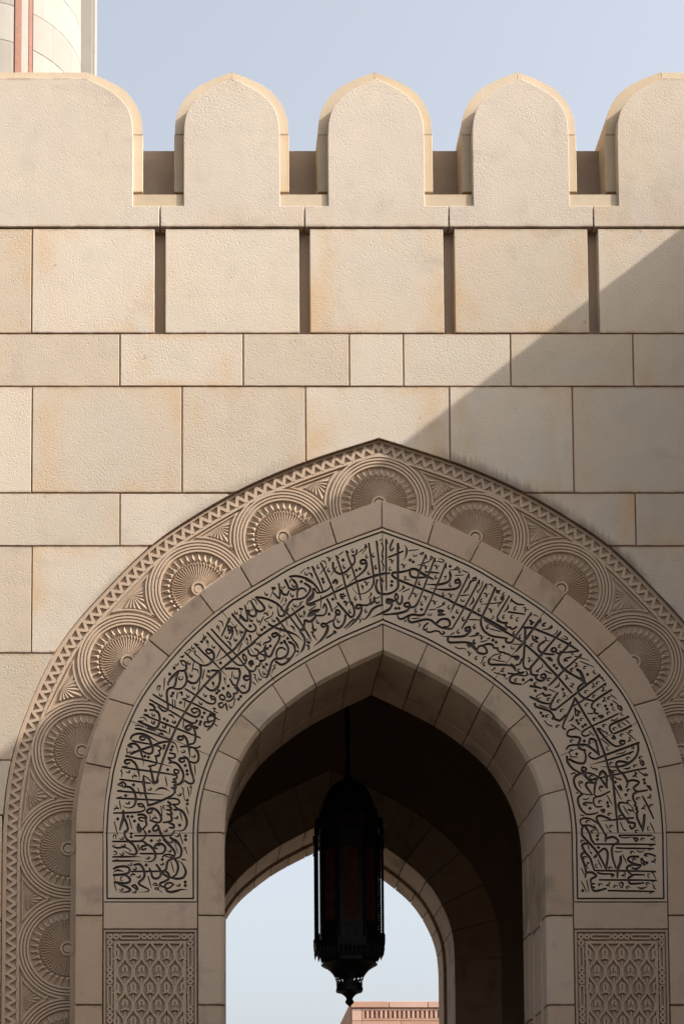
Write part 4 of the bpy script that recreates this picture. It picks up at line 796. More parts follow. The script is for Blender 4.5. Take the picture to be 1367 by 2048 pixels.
M805 105 870 150;M865 75 930 125;M875 245 1010 365;M520 350 635 445;M340 235 410 300;M80 140 215 230;M965 455 985 475 955 480 950 460;U1035 405 1045 500 1010 600 930 680 830 730 720 745 500 745;T1050 400 900 455 700 530 560 580 440 630 370 618 332 580 360 542;T350 350 332 420;T360 340 420 360 450 440 480 570;T480 570 400 500 290 430 180 430 60 440 12 490;L970 525 800 590 600 650 350 718;M970 525 910 570;M865 510 830 545 740 560 720 570
T900 690 820 670 750 672 728 710 760 790 830 860 880 935;A940 735 900 770 825 770;S1155 765 1000 795 820 835 650 870 400 930;M1060 655 1090 690;S1090 650 1123 690 1110 727 1075 690;M1050 810 1110 850;M1160 845 1180 860 1150 875 1110 860;M360 745 400 775 440 770 460 790 430 795;T530 800 490 870;T530 800 580 850 600 935;T245 752 233 795 278 808 297 772 255 748;T240 820 280 880 340 935;S280 830 380 845 450 880;T20 600 30 680 100 770 200 830;T210 840 140 880 122 935
T60 640 140 680 240 698 280 668 290 590 270 520;T280 510 200 480 182 420 210 350 180 320 60 310 22 280 50 220 130 200;M60 490 100 510 50 530 80 590;D158 560;D268 375;M60 600 180 605;M80 850 130 830 140 850;M700 890 760 925
@1140 1540
T570 0 600 80 640 450 665 720 680 890;T150 50 70 90 47 160 80 260 160 340;T170 345 112 400 112 480 160 580 230 638;S230 640 310 635 390 615;T190 30 250 130 310 140 400 105;T390 100 370 150 350 230 340 340;T330 182 242 182 222 230 300 340;M170 340 290 360 340 350;T430 30 410 90;T460 20 510 80 520 250;T520 250 430 120;S560 310 440 370 342 400 332 470 370 528 450 525;M340 360 390 380
M110 180 140 160 175 180 120 200 150 255;M405 260 430 230 465 245 410 265 440 305;M175 415 220 425 270 400;S310 475 220 470 182 490 230 508;D278 552;D530 470;D540 520;D645 175;D795 357;D1055 140;D1065 188;M525 365 600 500;c430 455 170;c565 635 170;c720 665 170;c590 810 170;c250 740 170;c325 880 170;c300 95 170;c635 20 170;c840 290 170;c840 450 170;c975 410 170;c1165 510 170;c955 880 170;v935 75 70;v1140 390 70;v1055 545 70;S440 575 480 570 480 603 450 600
M15 50 70 45;M80 325 115 335;M140 645 200 660;T740 40 800 130 818 190 800 250;T820 170 880 147 960 160 978 190 912 250 920 288 970 310 1100 290;T950 320 902 350 902 420 940 480;T920 500 960 550;T940 560 970 600;T950 620 960 700 1040 870;X1060 650 1052 760 1035 880;S1035 380 1120 540 1190 695;M980 20 1040 60 1080 55 1105 70 1080 80 1050 65;M625 100 670 130 700 125 730 140 700 145;M635 240 680 330 720 410 740 410;S680 230 720 290;S710 220 738 290;S1100 225 1150 290;S1130 230 1162 290
U830 740 770 670 700 560 692 490 740 467 830 490 910 550;T830 755 915 765 918 818 872 845 852 800;M760 525 840 650;M880 540 920 620;S830 570 880 590;L900 690 760 700 600 720 430 735;T570 710 480 670 410 657 373 690 400 760 460 860 500 935;M715 750 760 850 800 870 770 872;M505 785 550 860;S565 880 580 885;M1145 760 1210 895;w1120 845 80;S390 770 300 710 200 692 142 720 150 780 180 800;T180 800 162 860 170 935;T200 800 250 870 280 935;S190 795 280 800 360 850;M330 790 380 860 410 930
@1140 1670
S700 4 1170 4;M1110 20 1170 5;T160 0 260 110 360 220 430 330 510 490;T280 0 300 70 340 125;S340 132 600 132 900 132 1210 135;M1130 160 1205 138;T510 480 530 350 530 250 490 197 430 230 350 310;X345 315 368 302;T510 0 500 95;T520 50 600 27 668 60 678 110 610 150 592 230 610 350 650 470;X720 315 718 390 682 480 672 610;S660 185 800 192 1190 195;M1120 215 1190 197
T250 122 190 127 168 165 220 260 280 330 310 420 340 500;S350 512 600 515 900 518 1220 525;M1165 545 1220 528;T200 247 157 277 162 330 200 430 220 530 212 605;T240 540 310 540 368 590 292 640 300 720;S300 700 345 700;S310 750 345 755;T300 730 320 788 360 808 440 790 510 770;S415 645 700 648 1000 648 1230 655;M1170 675 1230 655;S545 800 800 805 1200 812;M1135 840 1200 815;D385 10;D385 65;D400 180;D175 800
c175 90 180;c215 325 180;c575 475 180;c1040 60 180;c890 250 180;c920 355 180;c430 715 180;c650 740 180;c830 755 180;c1115 700 180;v1190 60 80;v1200 380 80;v770 580 80;v545 720 80;w375 445 90;w1125 585 90;M700 20 760 40 880 30;S900 40 965 52 940 92 912 48;M250 150 270 220;S288 248 300 262;M235 395 265 400 230 430 255 490;M155 480 195 565;M155 665 235 825;M230 650 250 740 265 820;M390 355 450 475;M745 280 805 405;M640 235 680 245 745 230;M955 225 1000 245 1060 225
T970 312 870 312 823 345 860 390 1005 440;T1005 442 950 488 885 475;T1000 432 880 432 813 462 822 520 880 575;S880 575 960 570 1060 575;T880 592 833 620 842 680 880 703 1050 690;S1220 305 1150 275 1080 270 1062 293 1100 303;S1010 350 1030 342 1060 430;S1060 382 1105 400 1080 418;M1010 360 1020 400 1060 445;S390 545 470 560 570 560;S570 560 618 572 600 598 582 570;M1190 555 1225 635;M690 690 725 760;S720 682 753 700 740 757;A955 745 1020 770 1110 740;M1180 710 1200 740 1190 760 1215 770 1230 785
"""
# ---------------------------------------------------------------- carving: strokes -> outline -> sunk relief
class Field:
    def __init__(s, x0, y0, x1, y1, res):
        s.x0, s.y0, s.res = x0, y0, res
        s.w = int((x1-x0)/res)+1; s.h = int((y1-y0)/res)+1
        s.F = np.full((s.h, s.w), 9.0, np.float32)
    def seg(s, a, b, ra, rb, sub=False):
        r = max(ra, rb)+2.2
        i0 = max(0, int((min(a[0], b[0])-r-s.x0)/s.res)); i1 = min(s.w, int((max(a[0], b[0])+r-s.x0)/s.res)+2)
        j0 = max(0, int((min(a[1], b[1])-r-s.y0)/s.res)); j1 = min(s.h, int((max(a[1], b[1])+r-s.y0)/s.res)+2)
        if i0 >= i1 or j0 >= j1: return
        X = s.x0 + np.arange(i0, i1)*s.res; Y = (s.y0 + np.arange(j0, j1)*s.res)[:, None]
        dx, dy = b[0]-a[0], b[1]-a[1]; l2 = dx*dx+dy*dy+1e-9
        t = np.clip(((X-a[0])*dx + (Y-a[1])*dy)/l2, 0, 1)
        d = np.sqrt((X-a[0]-t*dx)**2 + (Y-a[1]-t*dy)**2) - (ra+(rb-ra)*t)
        V = s.F[j0:j1, i0:i1]
        if sub: np.maximum(V, -d, out=V)
        else: np.minimum(V, d, out=V)
    def line(s, pts, r, t0=1.0, t1=1.0, smooth=True, sub=False, rv=None):
        p = catmull(pts, 5) if (smooth and len(pts) > 2) else np.array(pts, float)
        a = arclen(p); n = len(p); tl = a[-1]+1e-9
        rr = np.full(n, float(r))
        if n == 2 and (t0 != 1 or t1 != 1):
            p = np.linspace(p[0], p[1], 8); a = arclen(p); n = 8; rr = np.full(n, float(r))
        u = a/tl
        rr = rr*np.minimum(1, t0+(1-t0)*u/0.35)*np.minimum(1, t1+(1-t1)*(1-u)/0.45)
        if rv: rr = rr*(1+rv*np.sin(u*math.pi))
        for k in range(n-1): s.seg(p[k], p[k+1], rr[k], rr[k+1], sub)
    def diamond(s, x, y, h, ang):
        r = h+2; i0 = max(0, int((x-r-s.x0)/s.res)); i1 = min(s.w, int((x+r-s.x0)/s.res)+2)
        j0 = max(0, int((y-r-s.y0)/s.res)); j1 = min(s.h, int((y+r-s.y0)/s.res)+2)
        if i0 >= i1 or j0 >= j1: return
        X = s.x0 + np.arange(i0, i1)*s.res - x; Y = (s.y0 + np.arange(j0, j1)*s.res)[:, None] - y
        ca, sa = math.cos(ang), math.sin(ang)
        d = np.maximum(np.abs(X*ca+Y*sa), np.abs(-X*sa+Y*ca)) - h*0.7071
        V = s.F[j0:j1, i0:i1]; np.minimum(V, d, out=V)
    def loops(s, tol=0.10):
        F = s.F.copy(); F[0, :] = F[-1, :] = 9; F[:, 0] = F[:, -1] = 9
        F[np.abs(F) < 1e-4] = 1e-4
        I = F < 0
        code = (I[:-1, :-1]*1 + I[:-1, 1:]*2 + I[1:, 1:]*4 + I[1:, :-1]*8)
        js, is_ = np.nonzero((code > 0) & (code < 15))
        # edges of a cell: 0 top 1 right 2 bottom 3 left; keyed globally
        T = {1: [(3, 0)], 2: [(0, 1)], 3: [(3, 1)], 4: [(1, 2)], 5: [(3, 0), (1, 2)], 6: [(0, 2)], 7: [(3, 2)], 8: [(2, 3)],
             9: [(2, 0)], 10: [(0, 1), (2, 3)], 11: [(2, 1)], 12: [(1, 3)], 13: [(1, 0)], 14: [(0, 3)]}
        nxt = {}
        W = s.w
        def key(j, i, e):
            if e == 0: return (j*W+i)*2
            if e == 2: return ((j+1)*W+i)*2
            if e == 3: return (j*W+i)*2+1
            return (j*W+i+1)*2+1
        for j, i, c in zip(js.tolist(), is_.tolist(), code[js, is_].tolist()):
            for a, b in T[c]: nxt[key(j, i, a)] = key(j, i, b)
        Fl = F.ravel()
        def pos(k):
            c, e = divmod(k, 2); j, i = divmod(c, W)
            a = Fl[c]; b = Fl[c+1] if e == 0 else Fl[c+W]
            t = a/(a-b) if a != b else 0.5
            return (s.x0 + (i + (t if e == 0 else 0))*s.res, s.y0 + (j + (t if e == 1 else 0))*s.res)
        out = []
        while nxt:
            k0, k = nxt.popitem(); L = [k0]
            while k != k0 and k in nxt:
                L.append(k); k = nxt.pop(k)
            if len(L) < 8: continue
            p = np.array([pos(q) for q in L])
            p = simplify(p, tol)
            if len(p) >= 4: out.append(p)
        return out
    def sample(s, pts):
        i = np.clip((pts[:, 0]-s.x0)/s.res, 0, s.w-1.001); j = np.clip((pts[:, 1]-s.y0)/s.res, 0, s.h-1.001)
        i0 = i.astype(int); j0 = j.astype(int); fx = i-i0; fy = j-j0
        F = s.F
        return (F[j0, i0]*(1-fx)+F[j0, i0+1]*fx)*(1-fy) + (F[j0+1, i0]*(1-fx)+F[j0+1, i0+1]*fx)*fy
def simplify(p, tol):
    n = len(p); keep = np.zeros(n, bool); h = n//2; keep[0] = keep[h] = True
    st = [(0, h), (h, n)]
    q = np.vstack([p, p[:1]])
    while st:
        a, b = st.pop()
        if b-a < 2: continue
        d = q[b]-q[a]; l = math.hypot(*d)+1e-9
        m = q[a+1:b]-q[a]
        dist = np.abs(m[:, 0]*d[1]-m[:, 1]*d[0])/l if l > 1e-6 else np.hypot(m[:, 0], m[:, 1])
        k = int(np.argmax(dist))
        if dist[k] > tol:
            keep[a+1+k] = True; st += [(a, a+1+k), (a+1+k, b)]
    return p[keep]
def inside(poly, pts):
    x, y = pts[:, 0], pts[:, 1]; r = np.zeros(len(pts), bool); n = len(poly)
    for i in range(n):
        x1, y1 = poly[i]; x2, y2 = poly[(i+1) % n]
        if y1 == y2: continue
        c = ((y1 > y) != (y2 > y)) & (x < (x2-x1)*(y-y1)/(y2-y1)+x1)
        r ^= c
    return r
def relief(fld, outline, y_out, y_in, names, mats, parent, tol=0.10, mirror=False, side=None):
    """sheet inside outline: outside the strokes at y_out, inside the strokes at y_in, joined by walls"""
    loops = fld.loops(tol)
    V = []; E = []
    def addloop(p):
        b = len(V); n = len(p)
        V.extend(Vector((float(a), float(c))) for a, c in p)
        E.extend((b+i, b+(i+1) % n) for i in range(n))
    addloop(outline)
    for l in loops: addloop(l)
    vo, eo, fo_, _, _, _ = delaunay_2d_cdt(V, E, [], 0, 1e-5)
    vo = np.array([(v.x, v.y) for v in vo]); tri = np.array([list(f) for f in fo_ if len(f) == 3])
    cen = vo[tri].mean(1)
    ok = inside(outline, cen); tri = tri[ok]; cen = cen[ok]
    inn = fld.sample(cen) < 0
    W = np.array([P(a, b, YR) for a, b in vo])
    if mirror: W[:, 0] *= -1
    n = len(vo)
    verts = [(x, y_out, z) for x, z in W] + [(x, y_in, z) for x, z in W]
    def face(t, off):
        a, b, c = W[t[0]], W[t[1]], W[t[2]]
        ccw = (b[0]-a[0])*(c[1]-a[1])-(b[1]-a[1])*(c[0]-a[0]) > 0
        t = [int(q)+off for q in t]
        return t if ccw else t[::-1]
    top = [face(t, 0) for t in tri[~inn]]
    low = [face(t, n) for t in tri[inn]]
    edge = {}
    for t, i_ in zip(tri.tolist(), inn.tolist()):
        for k in range(3):
            a, b = t[k], t[(k+1) % 3]; edge.setdefault((min(a, b), max(a, b)), []).append(i_)
    walls = []
    for (a, b), s_ in edge.items():
        if len(s_) == 2 and s_[0] != s_[1]: walls.append((a, b, b+n, a+n))
    def build(name, faces, mat, par, midx=None):
        used = sorted({i for f in faces for i in f}); mp = {u: i for i, u in enumerate(used)}
        return mesh(name, [verts[u] for u in used], [[mp[i] for i in f] for f in faces], mat, par, midx=midx)
    root = build(names[0], top, mats[0], parent)
    build(names[1], low + walls, [mats[1], mats[2]], root, [0]*len(low)+[1]*len(walls))
    return root
# --- inscription band
K = 1/7.195
WID = {'T': (18, 1, .75), 'U': (18.8, .9, .12), 'S': (14.6, .9, .8), 'L': (15, .9, .15), 'X': (22.5, .9, .6), 'A': (15, .15, .15), 'M': (9.5, .8, .55), 'N': (7, .9, .7)}
fld = Field(200, 1050, 1340, 1806, 0.5)
def put(shape, x, y, ang, r, t0, t1):
    ca, sa = math.cos(ang), math.sin(ang)
    fld.line([((x+a*ca-b*sa), (y+a*sa+b*ca)) for a, b in shape], r*K, t0, t1)
for sheet in LETTERS.strip().split('@')[1:]:
    lines = sheet.strip().split('\n'); ox, oy = map(float, lines[0].split())
    for tok in ';'.join(lines[1:]).split(';'):
        tok = tok.strip()
        if not tok: continue
        k = tok[0]; n = [float(q) for q in tok[1:].split()]
        g = [(ox+a*K, oy+b*K) for a, b in zip(n[0::2], n[1::2])]
        if k in WID:
            r, t0, t1 = WID[k]; fld.line(g, r*K, t0, t1)
        elif k == 'D': fld.diamond(g[0][0], g[0][1], 29*K, math.pi/4)
        elif k == 'Q': fld.diamond(g[0][0], g[0][1], 29*K, 0.0)
        else:
            x, y = ox+n[0]*K, oy+n[1]*K; a = n[2]
            if k == 'c':
                a = {0: 0, 30: 52, 40: 70, 45: 80, 60: 88, 120: 96 if x < 950 else 116}.get(int(a), a)
                put([(p*K, q*K) for p, q in ((-30, -4), (-4, 14), (22, 12), (30, -4), (14, -14))], x, y, math.radians(a), 10.0, .4, .9)
            elif k == 'v':
                if x < 440 and y > 1400: a = -75
                elif x < 640: a = -35
                put([(p*K, q*K) for p, q in ((-38, -14), (-12, -20), (-2, 34), (14, -4), (40, -14))], x, y, math.radians(a), 9.8, .9, .4)
            else:
                for sh in (((-28, -14), (-24, 14), (-4, 16), (0, -8)), ((0, 12), (20, 14), (26, -18))):
                    put([(p*K, q*K) for p, q in sh], x, y, math.radians(a), 6.5, .9, .6)
# groove that frames the band, and the hairline joints of its slabs
def pxcurve(L):
    c = catmull(L, 6); return c
gC = pxcurve(LC); gD = pxcurve(LD)
def pxoff(c, t):
    d = np.gradient(c, axis=0); d /= np.linalg.norm(d, axis=1)[:, None]
    return c + np.stack([d[:, 1], -d[:, 0]], 1)*t
AXR = P(764.5, 1250, YR)[0]
def mir(p):            # mirror drawing points through the axis of the portal
    out = []
    for a, b in p:
        x, z = P(a, b, YR); x = -x
        zz_, yy = z-CAMZ, YR+CAMD
        fw = yy*CO+zz_*SI
        out.append((PX0+FPX*(x-CAMX)/fw, b))
    return out
gCo = [(p[0], p[1]) for p in pxoff(gC, -7.6)]; gDo = [(p[0], p[1]) for p in pxoff(gD, 8.0)]
for g in (gCo, gDo):
    g[:] = [p for p in g if p[0] < 764]
apx = 764.4
gCo.append((apx, 1063.5)); gDo.append((apx, 1238.5))
left = [(214.4, 1797)] + gCo; leftD = [(386.6, 1797)] + gDo
r_out = mir(left); r_in = mir(leftD)
for a in (left, leftD, r_out, r_in): fld.line(a, 1.7, smooth=False)
fld.line([left[0], leftD[0]], 1.7, smooth=False); fld.line([r_out[0], r_in[0]], 1.7, smooth=False)
# outline of the band itself, a joint's width inside the rings
oC = [(p[0], p[1]) for p in pxoff(gC, -1.0) if p[0] < 763]; oD = [(p[0], p[1]) for p in pxoff(gD, 1.0) if p[0] < 764]
lo = [(207.8, 1802.5)] + oC + [(apx, 1056.5)]; li = [(393.2, 1802.5)] + oD + [(apx, 1246.5)]
ro = mir(lo)[:-1][::-1]; ri = mir(li)[:-1][::-1]
outline = np.array(lo + ro + ri[::-1] + li[::-1][1:] if False else lo + ro + (ri[::-1]) + li[::-1])
for seg_ in ([(257, 1440), (340, 1477), (372, 1490), (424, 1513)], [(440, 1218), (468, 1252), (497, 1292), (550, 1363)], [(1091, 1219), (1040, 1289), (984, 1364)], [(1278, 1443), (1200, 1478), (1118, 1512)], [(764.4, 1058), (764.6, 1244)]):
    a0, a1 = np.array(seg_[0], float), np.array(seg_[-1], float); d = (a1-a0)/np.linalg.norm(a1-a0)
    q = [a0+d*2.5] + [np.array(s_, float) for s_ in seg_[1:-1]] + [a1-d*2.5]
    fld.line(q, 0.62, smooth=False)
for xa, xb in ((210, 391), (1149, 1326)): fld.line([(xa, 1666), (xb, 1666)], 0.5, smooth=False)
band = relief(fld, outline, YR + 0.001, YR + 0.017, ('inscription_band', 'carved_lettering'), (M_PANEL, M_LETTER, M_LETTERW), gate, 0.09)
band['label'] = 'pale slab band carved with dark Arabic calligraphy'
# --- carved panels below the band: chain border round an ogee lattice with buds
fp = Field(204, 1856, 397, 2064, 0.5)
fp.line([(209, 1861), (391.5, 1861)], 2.0, smooth=False); fp.line([(209, 1861), (209, 2063)], 2.0, smooth=False); fp.line([(391.5, 1861), (391.5, 2063)], 2.0, smooth=False)
fp.line([(230.5, 2063), (230.5, 1884), (369.5, 1884), (369.5, 2063)], 2.6, smooth=False)
def ringd(x, y):
    fp.line([(x-0.01, y), (x+0.01, y)], 6.0, smooth=False)
def slot(a, b): fp.line([a, b], 5.6, smooth=False)
holes = []
for x in (220, 232.5, 288.7, 300.5, 312.3, 368.5, 380.7): ringd(x, 1872.5); holes.append(((x, 1872.5), (x+.02, 1872.5), 2.1))
for a, b in ((245, 276), (325, 356)): slot((a, 1872.5), (b, 1872.5)); holes.append(((a, 1872.5), (b, 1872.5), 2.3))
for x in (220, 380.7):
    y = 1884.5
    for k in range(3):
        yy = y + k*78
        for q in ((0,) if k == 0 else (-23, -11.5, 0)):
            ringd(x, yy+q); holes.append(((x, yy+q), (x+.02, yy+q), 2.1))
        slot((x, yy+12), (x, yy+46)); holes.append(((x, yy+12), (x, yy+46), 2.3))
for a, b, r in holes: fp.line([a, b], r, smooth=False, sub=True)
px_, hh = 33.3, 34.0; xc0 = 266.8; y0_ = 1910.0
for kk in range(-1, 9):
    sg = 1 if kk % 2 else -1
    pts = []
    for y in np.arange(1884, 2066, 2.0):
        u = (y-y0_)/hh*math.pi
        x = xc0 - px_/4 + kk*px_/2 + sg*7.0*math.sin(1.4*math.cos(u))/math.sin(1.4)
        pts.append((min(max(x, 231), 369), y))
    fp.line(pts, 2.1, smooth=False)
for row in range(-1, 6):
    yc = y0_ + hh*row
    for c_ in range(-2, 5):
        xc = xc0 + c_*px_ + (0 if row % 2 == 0 else px_/2)
        if 233 < xc < 368 and yc > 1886:
            fp.line([(xc, yc-13), (xc-0.1, yc-4), (xc, yc+2)], 6.4, .08, .85)
            fp.line([(xc-6.0, yc+7.5), (xc-2.5, yc+5), (xc, yc+4.5), (xc+2.5, yc+5), (xc+6.0, yc+7.5)], 1.7, smooth=True)
            fp.line([(xc-0.05, yc-9), (xc, yc+1)], 0.9, smooth=False, sub=True)
            if row % 2: fp.line([(xc-3.2, yc-2), (xc-2.6, yc+3)], 0.6, smooth=False, sub=True); fp.line([(xc+3.2, yc-2), (xc+2.6, yc+3)], 0.6, smooth=False, sub=True)
            fp.line([(xc, yc+12), (xc, yc+22)], 1.3, smooth=False)
pout = np.array([(207.6, 1858.6), (393.4, 1858.6), (393.4, 2062), (207.6, 2062)])
for mm in (False, True):
    relief(fp, pout, YR + 0.030, YR + 0.008, ('carved_panel', 'lattice_relief'), (M_PATTERN, M_PATTERN, M_PATTERN), gate, 0.10, mirror=mm)
xo, xi = sCo[0, 0] + 0.010, sDi[0, 0] - 0.010
for s in (1, -1):
    prism('plain_slab', [(s*xo, 0.3), (s*xo, zr(2063)), (s*xi, zr(2063)), (s*xi, 0.3)], YR + 0.002, 0.05, M_RING, gate, 0.003)
# ---------------------------------------------------------------- inside of the gatehouse and its rear arch
YQ, YZ = 5.15, 6.15
def rear(c, k, dz): 
    r = c.copy(); z0 = sE[0, 1]; r[:, 0] *= k; r[:, 1] = z0 + (r[:, 1]-z0)*k + dz; return r
kx = 1.055
rE = rear(sE, kx, 0.10); rO = offset(rE, 0.52); rO[-1, 0] = 0
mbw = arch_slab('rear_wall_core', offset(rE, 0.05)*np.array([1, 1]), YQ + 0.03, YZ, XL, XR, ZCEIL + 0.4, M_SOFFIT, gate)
def rring(cO, cI, n, y0, y1, name, mat, bev):
    aO, aI = arclen(cO)[-1], arclen(cI)[-1]
    for k in range(n):
        A = at(cO, np.linspace(aO*k/n+0.004, aO*(k+1)/n-0.004, 7)); Bq = at(cI, np.linspace(aI*k/n+0.004, aI*(k+1)/n-0.004, 7))
        if k == n-1: A[-1, 0] = Bq[-1, 0] = -0.003
        for s in (1, -1):
            prism(name, [(s*x, z) for x, z in A] + [(s*x, z) for x, z in Bq[::-1]], y0, y1, mat, gate, bev)
    z = cO[0, 1]
    for a, b in ((z-0.9, z), (z-1.9, z-0.9), (z-2.9, z-1.9), (0.003, z-2.9)):
        for s in (1, -1):
            prism(name, [(s*cO[0, 0], a+.004), (s*cO[0, 0], b-.004), (s*cI[0, 0], b-.004), (s*cI[0, 0], a+.004)], y0, y1, mat, gate, bev)
rring(rO, rE, 7, YQ, YQ + 0.62, 'rear_voussoir', M_INNER, 0.004)
rI = offset(rE, -0.035); rI[-1, 0] = 0; rM = offset(rE, 0.2); rM[-1, 0] = 0
rring(rM, rI, 9, YQ + 0.63, YZ + 0.03, 'rear_voussoir', M_RING, 0.004)
rP = offset(rE, -0.018); rP[-1, 0] = 0
mb = MB(); 
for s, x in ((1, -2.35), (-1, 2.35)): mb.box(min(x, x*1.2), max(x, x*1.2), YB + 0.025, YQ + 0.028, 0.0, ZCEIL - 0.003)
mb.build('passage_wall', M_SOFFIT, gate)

# ---------------------------------------------------------------- hanging lantern
YL = 3.05
lx = 0.0; UL = unit(1800, YL)
lantern = thing('hanging_lantern', 'black pierced metal lantern hanging on a rod in the archway', 'lantern', (0, YL, PZ(2013, YL)))
LZ = PZ(2013, YL)
def lz(py): return PZ(py, YL) - LZ
def lr(px): return px*UL
mb = MB(); mb.lathe([(lr(4.6), ZCEIL-LZ), (lr(4.6), lz(1548)), (lr(7), lz(1554)), (lr(12), lz(1561))], 12); mb.build('rod', M_IRON, lantern)
prof = [(lr(12), lz(1560)), (lr(24), lz(1567)), (lr(36), lz(1578)), (lr(45), lz(1592)), (lr(51), lz(1608)), (lr(54), lz(1622)), (lr(58), lz(1624)), (lr(59), lz(1640)), (lr(61), lz(1645))]
mb = MB(); mb.lathe(prof, 48); dome = mb.build('dome', M_IRON, lantern, smooth=False)
mb = MB()
for k in range(24):
    a = 2*math.pi*k/24
    pts = [(r*1.012, z) for r, z in prof[1:6]]
    v = []; w = 0.006
    for r, z in pts:
        for sgn in (-1, 1): v.append((r*math.cos(a)-sgn*w*math.sin(a), r*math.sin(a)+sgn*w*math.cos(a), z+0.004))
    mb.add(v, [(2*i, 2*i+1, 2*i+3, 2*i+2) for i in range(len(pts)-1)])
mb.build('dome_rib', M_IRON, dome)
NS = 8; a0 = math.pi/8
mb = MB(); mb.lathe([(lr(60), lz(1643)), (lr(72), lz(1645)), (lr(72), lz(1661)), (lr(69), lz(1665)), (lr(58), lz(1668))], NS, a0=a0); crown = mb.build('crown_collar', M_IRON, lantern)
mb = MB()
for k in range(64):
    a = 2*math.pi*k/64; ap = ((a-a0) % (2*math.pi/NS)) - math.pi/NS
    r = lr(69)*math.cos(math.pi/NS)/math.cos(ap); x, y = r*math.cos(a), r*math.sin(a); q = 0.0075
    mb.add([(x-q, y-q, lz(1662)), (x+q, y-q, lz(1662)), (x+q, y+q, lz(1662)), (x-q, y+q, lz(1662)), (x, y, lz(1669))], [(0, 4, 1), (1, 4, 2), (2, 4, 3), (3, 4, 0)])
mb.build('pendant_fringe', M_IRON, crown)
# body: posts, mullions, panes
zt, zb = lz(1665), lz(1890)
R = lr(60)
ver = [(R*math.cos(a0+2*math.pi*k/NS), R*math.sin(a0+2*math.pi*k/NS)) for k in range(NS)]
M_GLASS, N_, L_, B_ = nodes('amber_glass')
g_ = N_.new('ShaderNodeNewGeometry')
gc = mix(N_, L_, ramp(N_, L_, noise(N_, L_, g_.outputs['Position'], 9, 4), 0.35, 0.65), (0.15, 0.055, 0.035), (0.19, 0.075, 0.048))
L_.new(gc, B_.inputs['Base Color']); B_.inputs['Roughness'].default_value = 0.7; B_.inputs['Specular IOR Level'].default_value = 0.15
tr = N_.new('ShaderNodeBsdfTranslucent'); L_.new(gc, tr.inputs['Color'])
ms = N_.new('ShaderNodeMixShader'); ms.inputs[0].default_value = 0.5
L_.new(B_.outputs[0], ms.inputs[1]); L_.new(tr.outputs[0], ms.inputs[2]); L_.new(ms.outputs[0], N_['Material Output'].inputs['Surface'])
def wallquad(mb, p, q, u0, u1, z0, z1, th=0.012):
    d = (q[0]-p[0], q[1]-p[1]); l = math.hypot(*d); nx, ny = d[1]/l*th/2, -d[0]/l*th/2
    A = (p[0]+d[0]*u0, p[1]+d[1]*u0); Bq = (p[0]+d[0]*u1, p[1]+d[1]*u1)
    v = [(A[0]+nx, A[1]+ny, z0), (Bq[0]+nx, Bq[1]+ny, z0), (Bq[0]-nx, Bq[1]-ny, z0), (A[0]-nx, A[1]-ny, z0),
         (A[0]+nx, A[1]+ny, z1), (Bq[0]+nx, Bq[1]+ny, z1), (Bq[0]-nx, Bq[1]-ny, z1), (A[0]-nx, A[1]-ny, z1)]
    mb.add(v, [(0, 3, 2, 1), (4, 5, 6, 7), (0, 1, 5, 4), (1, 2, 6, 5), (2, 3, 7, 6), (3, 0, 4, 7)])
zp0, zp1 = lz(1850), lz(1708)
for k in range(NS):
    p, q = ver[k], ver[(k+1) % NS]
    mb = MB()
    wallquad(mb, p, q, 0.0, 0.20, zb, zt); wallquad(mb, p, q, 0.80, 1.0, zb, zt)
    wallquad(mb, p, q, 0.20, 0.80, zp1, zt); wallquad(mb, p, q, 0.20, 0.80, lz(1858), zp0)
    # pierced strip under the pane
    for i in range(7):
        u = 0.20+0.60*i/7
        wallquad(mb, p, q, u, u+0.60/7*0.72, lz(1884), lz(1858)-0.001)
    for zc_ in (1864, 1871, 1878): wallquad(mb, p, q, 0.20, 0.80, lz(zc_+1.6), lz(zc_-1.6), 0.010)
    wallquad(mb, p, q, 0.20, 0.80, zb, lz(1884))
    fr = mb.build('side_frame', M_IRON, lantern)
    mb = MB(); wallquad(mb, p, q, 0.20, 0.80, zp0, zp1, 0.004); mb.build('pane', M_GLASS, fr)
    # twisted corner column standing clear of the body
    a = a0 + 2*math.pi*k/NS; rc = lr(70.0); cx, cy = rc*math.cos(a), rc*math.sin(a)
    mb = MB(); nz = 90
    prf = []
    for i in range(nz+1):
        t = i/nz; z = zt + (zb-zt)*t
        rr = lr(2.7) + 0.0018*math.sin(i*math.pi*0.9)
        if t < 0.05 or t > 0.93 or abs(t-0.17) < 0.012: rr = lr(4.6)
        prf.append((rr, z))
    mb.lathe(prf, 8, cx, cy); mb.build('corner_column', M_IRON, lantern)
# lower gallery with drops
mb = MB(); mb.lathe([(lr(63), lz(1886)), (lr(74), lz(1888)), (lr(74.5), lz(1893)), (lr(72.5), lz(1904)), (lr(60), lz(1912)), (lr(56), lz(1921)), (lr(56), lz(1928)), (lr(50), lz(1934))], NS, a0=a0); gal = mb.build('lower_gallery', M_IRON, lantern)
mb = MB()
for ring_r, zz0, zz1, n in ((71.5, 1902, 1917, 48), (64, 1908, 1921, 48), (58.5, 1914, 1925, 40)):
    for k in range(n):
        a = 2*math.pi*k/n; ap = ((a-a0) % (2*math.pi/NS)) - math.pi/NS
        r = lr(ring_r)*math.cos(math.pi/NS)/math.cos(ap); x, y = r*math.cos(a), r*math.sin(a); q_ = 0.010
        mb.add([(x-q_, y-q_, lz(zz0)), (x+q_, y-q_, lz(zz0)), (x+q_, y+q_, lz(zz0)), (x-q_, y+q_, lz(zz0)), (x, y, lz(zz1))], [(0, 4, 1), (1, 4, 2), (2, 4, 3), (3, 4, 0)])
mb.build('pendant_fringe', M_IRON, gal)
